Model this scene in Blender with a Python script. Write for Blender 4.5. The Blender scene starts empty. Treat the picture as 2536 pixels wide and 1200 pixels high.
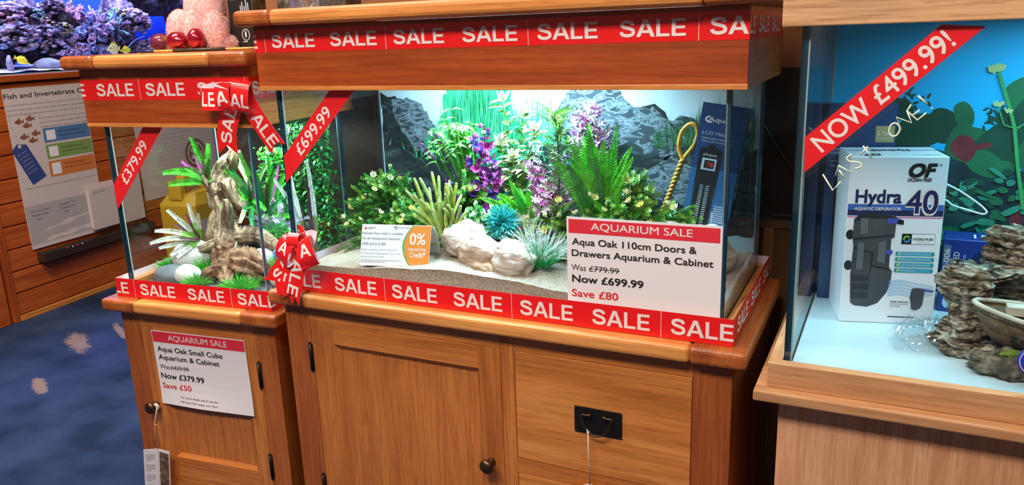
import bpy, bmesh, math, random
from mathutils import Vector, Matrix, noise

PI = math.pi
SC = bpy.context.scene
COL = SC.collection

# ------------------------------------------------------------------ camera, light, exposure
def make_camera():
    yaw, pit, rol, focal = 0.4514, 0.2581, -0.0353, 1963.18
    f = Vector((-math.sin(yaw)*math.cos(pit), math.cos(yaw)*math.cos(pit), -math.sin(pit)))
    r0 = Vector((math.cos(yaw), math.sin(yaw), 0)); u0 = r0.cross(f)
    r = r0*math.cos(rol)+u0*math.sin(rol); u = -r0*math.sin(rol)+u0*math.cos(rol)
    cd = bpy.data.cameras.new('camera'); cd.sensor_fit = 'HORIZONTAL'; cd.sensor_width = 36
    cd.lens = focal*36/2536; cd.clip_start = .02; cd.clip_end = 50
    c = bpy.data.objects.new('camera', cd); COL.objects.link(c)
    c.matrix_world = Matrix(((r.x, u.x, -f.x, 1.2516), (r.y, u.y, -f.y, -1.3995), (r.z, u.z, -f.z, .5653), (0, 0, 0, 1)))
    SC.camera = c
make_camera()
wd = bpy.data.worlds.new('shop_air'); SC.world = wd; wd.use_nodes = True
wd.node_tree.nodes['Background'].inputs[0].default_value = (1.0, .86, .76, 1)
wd.node_tree.nodes['Background'].inputs[1].default_value = .16
SC.view_settings.view_transform = 'Standard'; SC.view_settings.look = 'None'
SC.view_settings.gamma = 1; SC.view_settings.use_curve_mapping = False
SC.view_settings.exposure = 0.0
SC.cycles.transparent_max_bounces = 32
SC.cycles.max_bounces = 10
SC.cycles.caustics_reflective = False; SC.cycles.caustics_refractive = False
SC.cycles.sample_clamp_indirect = 4

def area(name, loc, target, sx, sy, power, col):
    l = bpy.data.lights.new(name, 'AREA'); l.shape = 'RECTANGLE'; l.size = sx; l.size_y = sy
    l.energy = power; l.color = col
    o = bpy.data.objects.new(name, l); COL.objects.link(o); o.location = loc
    if 'ceiling' not in name: l.spread = 2.6
    o.rotation_euler = (Vector(target)-Vector(loc)).to_track_quat('-Z', 'Y').to_euler()
    return o
WARM = (1.0, .92, .84)
area('ceiling_lamp', (.5, -1.9, 2.25), (.5, -.5, 0), 1.6, .4, 80, WARM)
area('ceiling_lamp', (-1.0, -.6, 2.35), (-1.5, .4, 0), 1.4, .5, 82, WARM)
area('ceiling_lamp', (2.3, -1.6, 2.25), (2.0, -.6, 0), .9, .4, 20, WARM)
area('canopy_lamp', (.56, .24, .585), (.53, .24, 0), .36, .05, 12.5, (.43, .82, 1.06))
area('canopy_lamp', (.25, .22, .583), (.22, .22, 0), .30, .05, 3.6, (.43, .82, 1.06))
area('canopy_lamp', (-.36, .21, .50), (-.34, .22, 0), .30, .06, 8.5, (.80, 1.0, .97))
area('canopy_lamp', (1.66, .22, .60), (1.62, .30, 0), .55, .05, 4.4, (.36, .82, 1.0))
area('reef_lamp', (-2.66, 1.55, 1.17), (-2.66, 1.55, .5), 2.2, .30, 58, (.34, .42, 1.0)).rotation_euler = (0, 0, 1.6506)

# ------------------------------------------------------------------ frames (x to the right, y away, z up; origin, height, turn)
FR = {'M': (0, 0, 0, 0), 'S': (-.5520, -.0229, -.0747, .0962), 'T': (1.1153, -.07, -.0346, -.0072), 'R': (-2.3555, .725, 0, 1.6506)}
FLOOR = -.66
def W(fr, p):
    x0, y0, z0, a = FR[fr]; c, s = math.cos(a), math.sin(a)
    return Vector((x0+c*p[0]-s*p[1], y0+s*p[0]+c*p[1], z0+p[2]))
BASE = {}

def props(o, label=None, cat=None, group=None, kind=None):
    if label: o['label'] = label
    if cat: o['category'] = cat
    if group: o['group'] = group
    if kind: o['kind'] = kind
    return o
def thing(name, label, cat, fr, base, rot=0, group=None):
    o = bpy.data.objects.new(name, None); COL.objects.link(o); o.empty_display_size = .03
    o.location = W(fr, base); o.rotation_euler = (0, 0, FR[fr][3]+rot)
    BASE[o.name] = Vector(base)
    return props(o, label, cat, group)

# ------------------------------------------------------------------ mesh collector
class MB:
    def __init__(s): s.v = []; s.f = []; s.m = []; s.sm = []; s.mats = []
    def mi(s, mat):
        if mat not in s.mats: s.mats.append(mat)
        return s.mats.index(mat)
    def add(s, vs, fs, mat, smooth=False):
        b = len(s.v); s.v += [Vector(q) for q in vs]; k = s.mi(mat)
        for f in fs: s.f.append(tuple(i+b for i in f)); s.m.append(k); s.sm.append(smooth)
        return s
    def box(s, x0, x1, y0, y1, z0, z1, mat, **fm):
        vs = [(x, y, z) for x in (x0, x1) for y in (y0, y1) for z in (z0, z1)]
        F = {'l': (0, 1, 3, 2), 'r': (4, 6, 7, 5), 'f': (0, 4, 5, 1), 'b': (2, 3, 7, 6), 'd': (0, 2, 6, 4), 'u': (1, 5, 7, 3)}
        b = len(s.v); s.v += [Vector(q) for q in vs]
        for k, f in F.items():
            s.f.append(tuple(i+b for i in f)); s.m.append(s.mi(fm.get(k, mat))); s.sm.append(False)
        return s
    def bbox(s, x0, x1, y0, y1, z0, z1, mat, r=.003, seg=2):
        bm = bmesh.new(); bmesh.ops.create_cube(bm, size=1)
        for v in bm.verts: v.co = Vector(((x0+x1)/2+v.co.x*(x1-x0), (y0+y1)/2+v.co.y*(y1-y0), (z0+z1)/2+v.co.z*(z1-z0)))
        bmesh.ops.bevel(bm, geom=bm.edges[:], offset=r, segments=seg, profile=.5, affect='EDGES')
        s.bm(bm, mat); return s
    def bm(s, bm, mat, smooth=False, xf=None):
        bm.verts.index_update(); xf = xf or (lambda q: q)
        s.add([xf(v.co) for v in bm.verts], [tuple(v.index for v in f.verts) for f in bm.faces], mat, smooth); bm.free()
    def prism(s, poly, fn, d0, d1, mat, side=None):
        n = len(poly); vs = [fn(u, v, d0) for u, v in poly]+[fn(u, v, d1) for u, v in poly]
        s.add(vs, [tuple(range(n))[::-1], tuple(range(n, 2*n))], mat)
        s.add(vs, [(i, (i+1) % n, n+(i+1) % n, n+i) for i in range(n)], side or mat); return s
    def tube(s, pts, rad, mat, n=8, cap=True, squash=None):
        pts = [Vector(p) for p in pts]; m = len(pts)
        R = rad if isinstance(rad, (list, tuple)) else [rad]*m
        t = (pts[1]-pts[0]).normalized()
        a = t.orthogonal().normalized(); vs = []
        for i, p in enumerate(pts):
            t2 = (pts[min(i+1, m-1)]-pts[max(i-1, 0)])
            t2 = t2.normalized() if t2.length > 1e-9 else t
            a = (a-t2*a.dot(t2)); a = a.normalized() if a.length > 1e-6 else t2.orthogonal().normalized(); b = t2.cross(a); t = t2
            for k in range(n):
                w = 2*PI*k/n; vs.append(p+(a*math.cos(w)+b*math.sin(w))*R[i])
        fs = [(i*n+k, i*n+(k+1) % n, (i+1)*n+(k+1) % n, (i+1)*n+k) for i in range(m-1) for k in range(n)]
        if cap: fs += [tuple(range(n))[::-1], tuple(range((m-1)*n, m*n))]
        return s.add(vs, fs, mat, True)
    def lathe(s, prof, org, axis, mat, n=20):
        axis = Vector(axis).normalized(); a = axis.orthogonal().normalized(); b = axis.cross(a); org = Vector(org); vs = []
        for r, h in prof:
            for k in range(n):
                w = 2*PI*k/n; vs.append(org+axis*h+(a*math.cos(w)+b*math.sin(w))*max(r, 1e-5))
        m = len(prof)
        fs = [(i*n+k, i*n+(k+1) % n, (i+1)*n+(k+1) % n, (i+1)*n+k) for i in range(m-1) for k in range(n)]
        return s.add(vs, fs+[tuple(range(n))[::-1], tuple(range((m-1)*n, m*n))], mat, True)
    def ico(s, c, r, mat, sub=3, amp=.1, fq=2., seed=0, fn=None, smooth=True, flat=None):
        bm = bmesh.new(); bmesh.ops.create_icosphere(bm, subdivisions=sub, radius=1); c = Vector(c)
        r = Vector(r) if not isinstance(r, (int, float)) else Vector((r, r, r)); o = Vector((seed*7.3, seed*3.1, seed*1.7))
        for v in bm.verts:
            d = v.co.normalized(); k = 1
            if amp: k += amp*(noise.fractal(d*fq+o, 1.0, 2.0, 5))
            if fn: k *= fn(d)
            q = Vector((d.x*r.x*k, d.y*r.y*k, d.z*r.z*k))
            if flat is not None and q.z < flat: q.z = flat
            v.co = c+q
        s.bm(bm, mat, smooth); return s
    def grid(s, nu, nv, fn, mat, smooth=True):
        vs = [fn(i/nu, j/nv) for j in range(nv+1) for i in range(nu+1)]
        fs = [(j*(nu+1)+i, j*(nu+1)+i+1, (j+1)*(nu+1)+i+1, (j+1)*(nu+1)+i) for j in range(nv) for i in range(nu)]
        return s.add(vs, fs, mat, smooth)
    def leaf(s, p, d, nrm, L, wd_, bend, mat, seg=4, tip=None, prof=.8, fold=.25, tipn=1):
        p = Vector(p); d = Vector(d).normalized(); nrm = Vector(nrm); nrm = (nrm-d*nrm.dot(d))
        nrm = nrm.normalized() if nrm.length > 1e-6 else d.orthogonal().normalized(); sd = d.cross(nrm)
        vs = []; 
        for i in range(seg+1):
            t = i/seg; w = wd_*.5*max(.02, math.sin(PI*min(1, t**prof*.97+.03)))
            q = p+d*(L*(t-.18*abs(bend)*t*t))-nrm*(bend*L*t*t)
            e = nrm*(w*fold)
            vs += [q-sd*w+e, q, q+sd*w+e]
        fs = []; 
        for i in range(seg):
            a = i*3; fs += [(a, a+1, a+4, a+3), (a+1, a+2, a+5, a+4)]
        if tip is None: s.add(vs, fs, mat, True)
        else: s.add(vs, fs[:-2*tipn], mat, True); s.add(vs, fs[-2*tipn:], tip, True)
        return s
    def build(s, name, parent=None, off=None):
        me = bpy.data.meshes.new(name)
        vs = s.v if off is None else [q-off for q in s.v]
        me.from_pydata(vs, [], s.f)
        for m in s.mats: me.materials.append(m)
        me.polygons.foreach_set('material_index', s.m); me.polygons.foreach_set('use_smooth', s.sm)
        me.update()
        o = bpy.data.objects.new(name, me); COL.objects.link(o)
        if parent: o.parent = parent
        return o
    # geometry written in the frame's own coordinates, part of thing `root`
    def part(s, name, root, label=None):
        top = root
        while top.parent: top = top.parent
        o = s.build(name, root, BASE[top.name])
        return props(o, label)
    # geometry written in frame coordinates, one mesh = one thing
    def single(s, name, label, cat, fr, base, group=None, kind=None):
        o = s.build(name, None, Vector(base)); o.location = W(fr, base); o.rotation_euler = (0, 0, FR[fr][3])
        BASE[o.name] = Vector(base)
        return props(o, label, cat, group, kind)

def copy_tree(o, parent=None):
    c = o.copy(); COL.objects.link(c); c.parent = parent
    for ch in list(o.children): copy_tree(ch, c)
    return c
def spline(P, n=8):
    P = [Vector(p) for p in P]; out = []
    for i in range(len(P)-1):
        a, b, c, d = P[max(i-1, 0)], P[i], P[i+1], P[min(i+2, len(P)-1)]
        for k in range(n):
            t = k/n; out.append(.5*((2*b)+(c-a)*t+(2*a-5*b+4*c-d)*t*t+(3*b-a-3*c+d)*t**3))
    return out+[P[-1]]
def rv(rnd, a, b): return a+(b-a)*rnd.random()

# ------------------------------------------------------------------ materials
def pmat(name, col, rough=.5, metal=0, spec=.5, coat=0, emit=None, es=0):
    m = bpy.data.materials.new(name); m.use_nodes = True; b = m.node_tree.nodes['Principled BSDF']
    b.inputs['Base Color'].default_value = (*col, 1); b.inputs['Roughness'].default_value = rough
    b.inputs['Metallic'].default_value = metal; b.inputs['Specular IOR Level'].default_value = spec
    b.inputs['Coat Weight'].default_value = coat; b.inputs['Coat Roughness'].default_value = .12
    if emit: b.inputs['Emission Color'].default_value = (*emit, 1); b.inputs['Emission Strength'].default_value = es
    return m
def nmat(name, cols, scale=8, rough=.6, bump=.3, stretch=(1, 1, 1), detail=6, dist=0, spec=.4, pos=None, bscale=None, bd=.004):
    m = pmat(name, cols[0], rough, spec=spec); nt = m.node_tree; N = nt.nodes; L = nt.links; b = N['Principled BSDF']
    tc = N.new('ShaderNodeTexCoord'); mp = N.new('ShaderNodeMapping'); mp.inputs['Scale'].default_value = stretch
    n = N.new('ShaderNodeTexNoise'); n.inputs['Scale'].default_value = scale; n.inputs['Detail'].default_value = detail; n.inputs['Distortion'].default_value = dist
    r = N.new('ShaderNodeValToRGB'); el = r.color_ramp.elements
    pos = pos or [.3+.4*i/(len(cols)-1) for i in range(len(cols))]
    while len(el) < len(cols): el.new(.5)
    for e, p, c in zip(el, pos, cols): e.position = p; e.color = (*c, 1)
    L.new(tc.outputs['Object'], mp.inputs[0]); L.new(mp.outputs[0], n.inputs['Vector']); L.new(n.outputs['Fac'], r.inputs[0]); L.new(r.outputs[0], b.inputs['Base Color'])
    if bump:
        bp = N.new('ShaderNodeBump'); bp.inputs['Strength'].default_value = bump; bp.inputs['Distance'].default_value = bd
        src = n
        if bscale:
            src = N.new('ShaderNodeTexNoise'); src.inputs['Scale'].default_value = bscale; src.inputs['Detail'].default_value = 5; L.new(tc.outputs['Object'], src.inputs['Vector'])
        L.new(src.outputs['Fac'], bp.inputs['Height']); L.new(bp.outputs[0], b.inputs['Normal'])
    return m
def wood(name, lo, mid, hi, axis='x', rough=.38, seed=0, scale=1., coat=.15, streak=.36, bump=.12):
    m = pmat(name, mid, rough, coat=coat); nt = m.node_tree; N = nt.nodes; L = nt.links; b = N['Principled BSDF']
    def tex(sc, al, dt, ds, sd):
        mp = N.new('ShaderNodeMapping'); k = {'x': 0, 'y': 1, 'z': 2}[axis]
        v = [sc]*3; v[k] = sc*al; mp.inputs['Scale'].default_value = v; mp.inputs['Location'].default_value = (sd*3.7, sd*1.9, sd*5.3)
        n = N.new('ShaderNodeTexNoise'); n.inputs['Scale'].default_value = 1; n.inputs['Detail'].default_value = dt; n.inputs['Distortion'].default_value = ds
        L.new(tc.outputs['Object'], mp.inputs[0]); L.new(mp.outputs[0], n.inputs['Vector']); return n
    tc = N.new('ShaderNodeTexCoord')
    n1 = tex(14*scale, .09, 5, 1.4, seed); n2 = tex(150*scale, .035, 3, .3, seed+1); n3 = tex(330*scale, .06, 2, 0, seed+2)
    r = N.new('ShaderNodeValToRGB'); el = r.color_ramp.elements; el.new(.5)
    for e, p, c in zip(el, (.26, .5, .74), (lo, mid, hi)): e.position = p; e.color = (*c, 1)
    L.new(n1.outputs['Fac'], r.inputs[0])
    r2 = N.new('ShaderNodeValToRGB'); r2.color_ramp.elements[0].position = .34; r2.color_ramp.elements[1].position = .60
    v = 1-streak*.55; r2.color_ramp.elements[0].color = (v, v*.93, v*.86, 1); r2.color_ramp.elements[1].color = (1.04, 1.03, 1.02, 1)
    L.new(n2.outputs['Fac'], r2.inputs[0])
    mx = N.new('ShaderNodeMix'); mx.data_type = 'RGBA'; mx.blend_type = 'MULTIPLY'; mx.inputs[0].default_value = 1
    L.new(r.outputs[0], mx.inputs[6]); L.new(r2.outputs[0], mx.inputs[7])
    r3 = N.new('ShaderNodeValToRGB'); r3.color_ramp.elements[0].position = .36; r3.color_ramp.elements[1].position = .45
    v = 1-streak*.6; r3.color_ramp.elements[0].color = (v, v*.9, v*.82, 1); r3.color_ramp.elements[1].color = (1, 1, 1, 1)
    L.new(n3.outputs['Fac'], r3.inputs[0])
    mx2 = N.new('ShaderNodeMix'); mx2.data_type = 'RGBA'; mx2.blend_type = 'MULTIPLY'; mx2.inputs[0].default_value = .7
    L.new(mx.outputs[2], mx2.inputs[6]); L.new(r3.outputs[0], mx2.inputs[7]); L.new(mx2.outputs[2], b.inputs['Base Color'])
    bp = N.new('ShaderNodeBump'); bp.inputs['Strength'].default_value = bump; bp.inputs['Distance'].default_value = .002
    L.new(n2.outputs['Fac'], bp.inputs['Height']); L.new(bp.outputs[0], b.inputs['Normal'])
    return m
def glass(name, tint=(.96, .985, .985), base=.02, k=.75):
    m = bpy.data.materials.new(name); m.use_nodes = True; nt = m.node_tree; N = nt.nodes; L = nt.links; N.clear()
    out = N.new('ShaderNodeOutputMaterial'); mix = N.new('ShaderNodeMixShader'); t = N.new('ShaderNodeBsdfTransparent'); g = N.new('ShaderNodeBsdfGlossy')
    t.inputs[0].default_value = (*tint, 1); g.inputs['Roughness'].default_value = .0; g.inputs[0].default_value = (.95, 1, 1, 1)
    lw = N.new('ShaderNodeLayerWeight'); lw.inputs[0].default_value = .5
    p = N.new('ShaderNodeMath'); p.operation = 'POWER'; p.inputs[1].default_value = 5
    a = N.new('ShaderNodeMath'); a.operation = 'MULTIPLY_ADD'; a.inputs[1].default_value = k; a.inputs[2].default_value = base
    L.new(lw.outputs['Facing'], p.inputs[0]); L.new(p.outputs[0], a.inputs[0]); L.new(a.outputs[0], mix.inputs[0])
    L.new(t.outputs[0], mix.inputs[1]); L.new(g.outputs[0], mix.inputs[2]); L.new(mix.outputs[0], out.inputs[0])
    return m

OAK = ((.40, .11, .02), (.56, .175, .034), (.66, .235, .052))
OAKD = ((.26, .058, .010), (.38, .095, .018), (.48, .145, .03))
OAKL = ((.52, .17, .034), (.68, .255, .06), (.76, .33, .09))
oak_x = wood('oak_along', *OAK, 'x', seed=1); oak_z = wood('oak_upright', *OAK, 'z', seed=2); oak_y = wood('oak_deep', *OAK, 'y', seed=3)
oak_x2 = wood('oak_along_pale', *OAKL, 'x', seed=4); oak_z2 = wood('oak_upright_streaked', *OAKD, 'z', seed=5)
oak_end = wood('oak_end_block', *OAKD, 'y', seed=6); oak_hood = wood('oak_canopy', (.29, .046, .007), (.385, .066, .010), (.45, .09, .016), 'x', seed=7)
oak_panel = wood('oak_panel', (.48, .145, .028), (.58, .185, .038), (.64, .225, .05), 'z', seed=8)
oak_drawer = wood('oak_drawer', (.50, .16, .03), (.62, .21, .044), (.70, .275, .066), 'x', seed=9, scale=.8)
GOK = ((.46, .22, .095), (.57, .295, .135), (.66, .37, .19))
gok_x = wood('pale_oak_along', *GOK, 'x', seed=11, rough=.5, coat=0, streak=.30, scale=.9)
gok_z = wood('pale_oak_upright', (.62, .285, .145), (.72, .36, .19), (.78, .43, .25), 'z', seed=12, rough=.5, coat=0, streak=.26, scale=1.3)
gok_h = wood('pale_oak_hood', (.50, .26, .115), (.60, .325, .155), (.68, .39, .20), 'x', seed=13, rough=.5, coat=0, streak=.5, scale=.9)
pine_x = wood('pine_boards', (.36, .06, .009), (.50, .10, .016), (.58, .14, .026), 'x', seed=14, rough=.4)
pine_z = wood('pine_upright', (.30, .05, .008), (.42, .08, .013), (.5, .11, .02), 'z', seed=15, rough=.4)
red = pmat('tape_red', (.80, .012, .012), .25, spec=.6); redband = pmat('banner_red', (.78, .016, .02), .3)
signred = pmat('sign_red', (.72, .03, .05), .4); pinkback = pmat('tape_back', (.78, .60, .63), .4)
white = pmat('print_white', (.84, .70, .65), .4); paper = pmat('paper', (.80, .74, .74), .5); paper2 = pmat('paper_bright', (.86, .84, .86), .45)
ink = pmat('ink', (.02, .016, .016), .5); inkg = pmat('ink_grey', (.16, .13, .13), .5); inkl = pmat('ink_pale', (.42, .36, .35), .5); inkred = pmat('ink_red', (.65, .02, .03), .5)
clear = glass('tank_glass'); clear_t = glass('plastic_film', (.93, .95, .96), .07, .8)
edge = pmat('glass_edge', (.012, .045, .07), .06, spec=1.); edge2 = pmat('glass_edge_pale', (.20, .34, .38), .15, spec=.8); silicone = pmat('silicone', (.35, .42, .43), .35)
bronze = pmat('bronze', (.10, .055, .028), .32, metal=.85); blackm = pmat('black_metal', (.018, .014, .013), .38, metal=.5); string = pmat('string', (.72, .60, .50), .8)
black = pmat('black_plastic', (.012, .012, .014), .35); darkgap = pmat('dark_gap', (.02, .012, .008), .8)

# ------------------------------------------------------------------ flat artwork (print, lettering) laid on a mapped surface
_TX = {}
def text2d(s, bold=0., shear=0.):
    k = (s, bold, shear)
    if k not in _TX:
        cu = bpy.data.curves.new('t', 'FONT'); cu.body = s; cu.size = 1; cu.resolution_u = 4; cu.shear = shear
        ob = bpy.data.objects.new('t', cu); me = ob.to_mesh()
        vs = [(v.co.x, v.co.y) for v in me.vertices]; fs = [tuple(p.vertices) for p in me.polygons]
        ob.to_mesh_clear(); bpy.data.objects.remove(ob); bpy.data.curves.remove(cu)
        _TX[k] = (vs, fs)
    return _TX[k]
CAP = max(v[1] for v in text2d('H')[0])
class Art:
    def __init__(s): s.it = []
    def poly(s, pts, mat, lay=1): s.it.append([list(pts), [tuple(range(len(pts)))], mat, lay]); return s
    def rect(s, x0, y0, x1, y1, mat, lay=1): return s.poly([(x0, y0), (x1, y0), (x1, y1), (x0, y1)], mat, lay)
    def ell(s, x, y, rx, ry, mat, lay=1, n=24, a=0):
        return s.poly([(x+rx*math.cos(2*PI*i/n)*math.cos(a)-ry*math.sin(2*PI*i/n)*math.sin(a), y+rx*math.cos(2*PI*i/n)*math.sin(a)+ry*math.sin(2*PI*i/n)*math.cos(a)) for i in range(n)], mat, lay)
    def ring(s, x, y, rx, ry, w, mat, lay=1, n=28, a0=0, a1=2*PI):
        vs = []; 
        for i in range(n+1):
            t = a0+(a1-a0)*i/n; vs += [(x+rx*math.cos(t), y+ry*math.sin(t)), (x+(rx-w)*math.cos(t), y+(ry-w)*math.sin(t))]
        s.it.append([vs, [(2*i, 2*i+2, 2*i+3, 2*i+1) for i in range(n)], mat, lay]); return s
    def line(s, pts, w, mat, lay=1):
        for (x0, y0), (x1, y1) in zip(pts, pts[1:]):
            l = math.hypot(x1-x0, y1-y0) or 1; nx, ny = -(y1-y0)/l*w/2, (x1-x0)/l*w/2
            s.poly([(x0-nx, y0-ny), (x1-nx, y1-ny), (x1+nx, y1+ny), (x0+nx, y0+ny)], mat, lay)
        return s
    # lettering: left end x, baseline y, capital height, total width (None keeps the face's own)
    def text(s, t, x, y, cap, mat, width=None, bold=0., lay=2, rot=0, shear=0., center=False, sx=1.):
        vs, fs = text2d(t, 0, shear); hv = bold*.9
        if not vs: return s
        x0 = min(v[0] for v in vs)-hv; x1 = max(v[0] for v in vs)+hv; ky = cap/CAP; kx = (width/(x1-x0)) if width else ky*sx
        c, q = math.cos(rot), math.sin(rot); o = -(x1-x0)*kx/2 if center else 0; oy = -cap/2 if center else 0
        for j, (e, g) in enumerate([(-1, -1), (1, -1), (-1, 1), (1, 1)] if hv else [(0, 0)]):      # heavier strokes: the letters laid down four times, slightly apart
            P = [(((v[0]+e*hv-x0)*kx+o), (v[1]+g*hv)*ky+oy) for v in vs]
            s.it.append([[(x+c*a-q*b, y+q*a+c*b) for a, b in P], list(fs), mat, lay+.16*j])
        return s
    # the plain heavy capitals of the tape, drawn stroke by stroke (capital height 1)
    def caps(s, t, x, y, cap, width, mat, lay=2, rot=0, center=False):
        adv = {'S': .93, 'A': 1.0, 'L': .80, 'E': .86}; P = []; o = 0
        for ch in t:
            if ch == 'L': q = [[(.07, 0), (.27, 0), (.27, 1), (.07, 1)], [(.27, 0), (.76, 0), (.76, .17), (.27, .17)]]
            elif ch == 'E': q = [[(.07, 0), (.27, 0), (.27, 1), (.07, 1)]]+[[(.27, a), (w, a), (w, a+.165), (.27, a+.165)] for a, w in ((0, .80), (.425, .75), (.835, .785))]
            elif ch == 'A': q = [[(0, 0), (.215, 0), (.5, .77), (.5, 1), (.385, 1)], [(1, 0), (.615, 1), (.5, 1), (.5, .77), (.785, 0)], [(.299, .225), (.701, .225), (.640, .39), (.360, .39)]]
            else:
                C = spline([(.755, .70, 0), (.70, .83, 0), (.47, .905, 0), (.23, .85, 0), (.165, .735, 0), (.23, .62, 0), (.47, .54, 0), (.71, .45, 0), (.785, .285, 0), (.71, .155, 0), (.46, .095, 0), (.20, .16, 0), (.13, .32, 0)], 4); N = []
                for i in range(len(C)): d = (C[min(i+1, len(C)-1)]-C[max(i-1, 0)]).normalized(); N.append(Vector((-d.y, d.x, 0))*.095)
                q = [[tuple((C[i]-N[i]).xy), tuple((C[i+1]-N[i+1]).xy), tuple((C[i+1]+N[i+1]).xy), tuple((C[i]+N[i]).xy)] for i in range(len(C)-1)]
                q = [z[::-1] for z in q]
            P += [[(a+o, b) for a, b in z] for z in q]; o += adv[ch]
        kx = width/o; c, e = math.cos(rot), math.sin(rot); ox, oy = (-width/2, -cap/2) if center else (0, 0)
        for z in P: s.poly([(x+c*(a*kx+ox)-e*(b*cap+oy), y+e*(a*kx+ox)+c*(b*cap+oy)) for a, b in z], mat, lay)
        return s
    # rows of tiny print that cannot be read in the photo: short dashes
    def greek(s, x, y, w, h, rows, mat, seed=0, lay=2):
        rnd = random.Random(seed)
        for r in range(rows):
            yy = y-h*r/rows; u = x; end = x+w*(1 if r < rows-1 else .6)
            while u < end:
                l = min(rv(rnd, .02, .09)*w, end-u); s.rect(u, yy, u+l*.85, yy+h/rows*.42, mat, lay); u += l
        return s
    def cut(s, axis, vals, keep=None):
        for it in s.it:
            bm = bmesh.new(); vv = [bm.verts.new((a, b, 0)) for a, b in it[0]]
            for f in it[1]:
                try: bm.faces.new([vv[i] for i in f])
                except ValueError: pass
            n = Vector((1, 0, 0)) if axis == 'u' else Vector((0, 1, 0))
            for val in vals:
                bmesh.ops.bisect_plane(bm, geom=bm.verts[:]+bm.edges[:]+bm.faces[:], plane_co=n*val, plane_no=n)
            if keep:
                bmesh.ops.bisect_plane(bm, geom=bm.verts[:]+bm.edges[:]+bm.faces[:], plane_co=n*keep[0], plane_no=n, clear_inner=True)
                bmesh.ops.bisect_plane(bm, geom=bm.verts[:]+bm.edges[:]+bm.faces[:], plane_co=n*keep[1], plane_no=n, clear_outer=True)
            bm.verts.index_update()
            it[0] = [(v.co.x, v.co.y) for v in bm.verts]; it[1] = [tuple(v.index for v in f.verts) for f in bm.faces]; bm.free()
        return s
    def lay(s, mb, fn, step=.00025):
        for vs, fs, mat, l in s.it:
            if fs: mb.add([fn(a, b, l*step) for a, b in vs], fs, mat)
        return s
def plane_fn(o, ux, vx):
    o = Vector(o); ux = Vector(ux).normalized(); vx = Vector(vx).normalized(); n = ux.cross(vx)
    return lambda u, v, d: o+ux*u+vx*v+n*d
def front(x, y, z): return plane_fn((x, y, z), (1, 0, 0), (0, 0, 1))       # faces -y

def sheet(mb, fn, w, h, face, back=None, th=.0006):
    mb.prism([(0, 0), (w, 0), (w, h), (0, h)], fn, -th, 0, face)
# ------------------------------------------------------------------ red sale tape
def sale_art(L, h, phase, P=.3115, wl=.119):
    a = Art(); k = math.floor(-phase/P)-1
    while phase+k*P < L+P:
        u = phase+k*P
        a.rect(u-.0005, 0, u+.0005, h, white, 2)
        for o in (.0175, .0175+P/2): a.caps('SALE', u+o, h*.19, h*.61, wl, white)
        k += 1
    return a.cut('u', [], (0, L))
def tape(name, label, fr, path, z0, z1, phase, base, P=.3115, wl=.119):
    pts = [Vector((*p, 0)) for p in path]; cum = [0]
    for a, b in zip(pts, pts[1:]): cum.append(cum[-1]+(b-a).length)
    L = cum[-1]; h = z1-z0; ns = [Vector(((b-a).y, -(b-a).x, 0)).normalized() for a, b in zip(pts, pts[1:])]
    def fn(u, v, d):
        i = 0
        while i < len(ns)-1 and u > cum[i+1]+1e-6: i += 1
        q = pts[i]+(pts[i+1]-pts[i])*((u-cum[i])/(cum[i+1]-cum[i])); n = ns[i]
        for j in range(1, len(ns)):
            if abs(u-cum[j]) < 1e-5: n = ns[j-1]+ns[j]
        return q+n*d+Vector((0, 0, z0+v))
    a = sale_art(L, h, phase, P, wl)
    if len(cum) > 2: a.cut('u', cum[1:-1])
    mb = MB()
    for i in range(len(ns)):
        u0, u1 = cum[i], cum[i+1]
        for d, m, fl in ((0, red, 0), (-.0005, pinkback, 1)):
            q = [fn(u0+1e-9, 0, d), fn(u1-1e-9 if i == len(ns)-1 else u1, 0, d), fn(u1, h, d), fn(u0+1e-9, h, d)]
            mb.add(q, [(3, 2, 1, 0) if fl else (0, 1, 2, 3)], m)
    a.lay(mb, fn)
    return mb.single(name, label, 'tape', fr, base, 'red sale tapes around the oak tanks')
# a loose ribbon: centre line, sideways direction at each end, width; red outside, pale inside
def ribbon(mb, P, w0, w1, w, notch=0., text=None, flip=1, n=7):
    P = spline(P, n); m = len(P); cum = [0]
    for a, b in zip(P, P[1:]): cum.append(cum[-1]+(b-a).length)
    L = cum[-1]; w0 = Vector(w0).normalized(); w1 = Vector(w1).normalized(); Wd = []; Nn = []
    for i in range(m):
        t = (P[min(i+1, m-1)]-P[max(i-1, 0)]).normalized(); s = w0.lerp(w1, i/(m-1)); s = (s-t*s.dot(t)).normalized()
        Wd.append(s); Nn.append(t.cross(s)*flip)
    def fn(u, v, d):
        i = 0
        while i < m-2 and u > cum[i+1]: i += 1
        t = (u-cum[i])/(cum[i+1]-cum[i]); t = min(1.3, max(-.3, t))
        return P[i].lerp(P[i+1], t)+Wd[i].lerp(Wd[i+1], min(1, max(0, t)))*v+Nn[i].lerp(Nn[i+1], min(1, max(0, t)))*d
    if notch: pg = [(0, -w/2), (L, -w/2), (L-notch, 0), (L, w/2), (0, w/2)]
    else: pg = [(0, -w/2), (L, -w/2), (L, w/2), (0, w/2)]
    a = Art().poly(pg, red, 1).cut('u', cum[1:-1]); b = Art().poly(pg, pinkback, -1).cut('u', cum[1:-1])
    for t, u, cap, wid, rot in (text or []):
        a.caps(t, u, 0, cap, wid, white, 2, rot, True)
    if text: a.cut('u', cum[1:-1])
    a.lay(mb, fn, .0004); b.lay(mb, fn, .0004)
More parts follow.
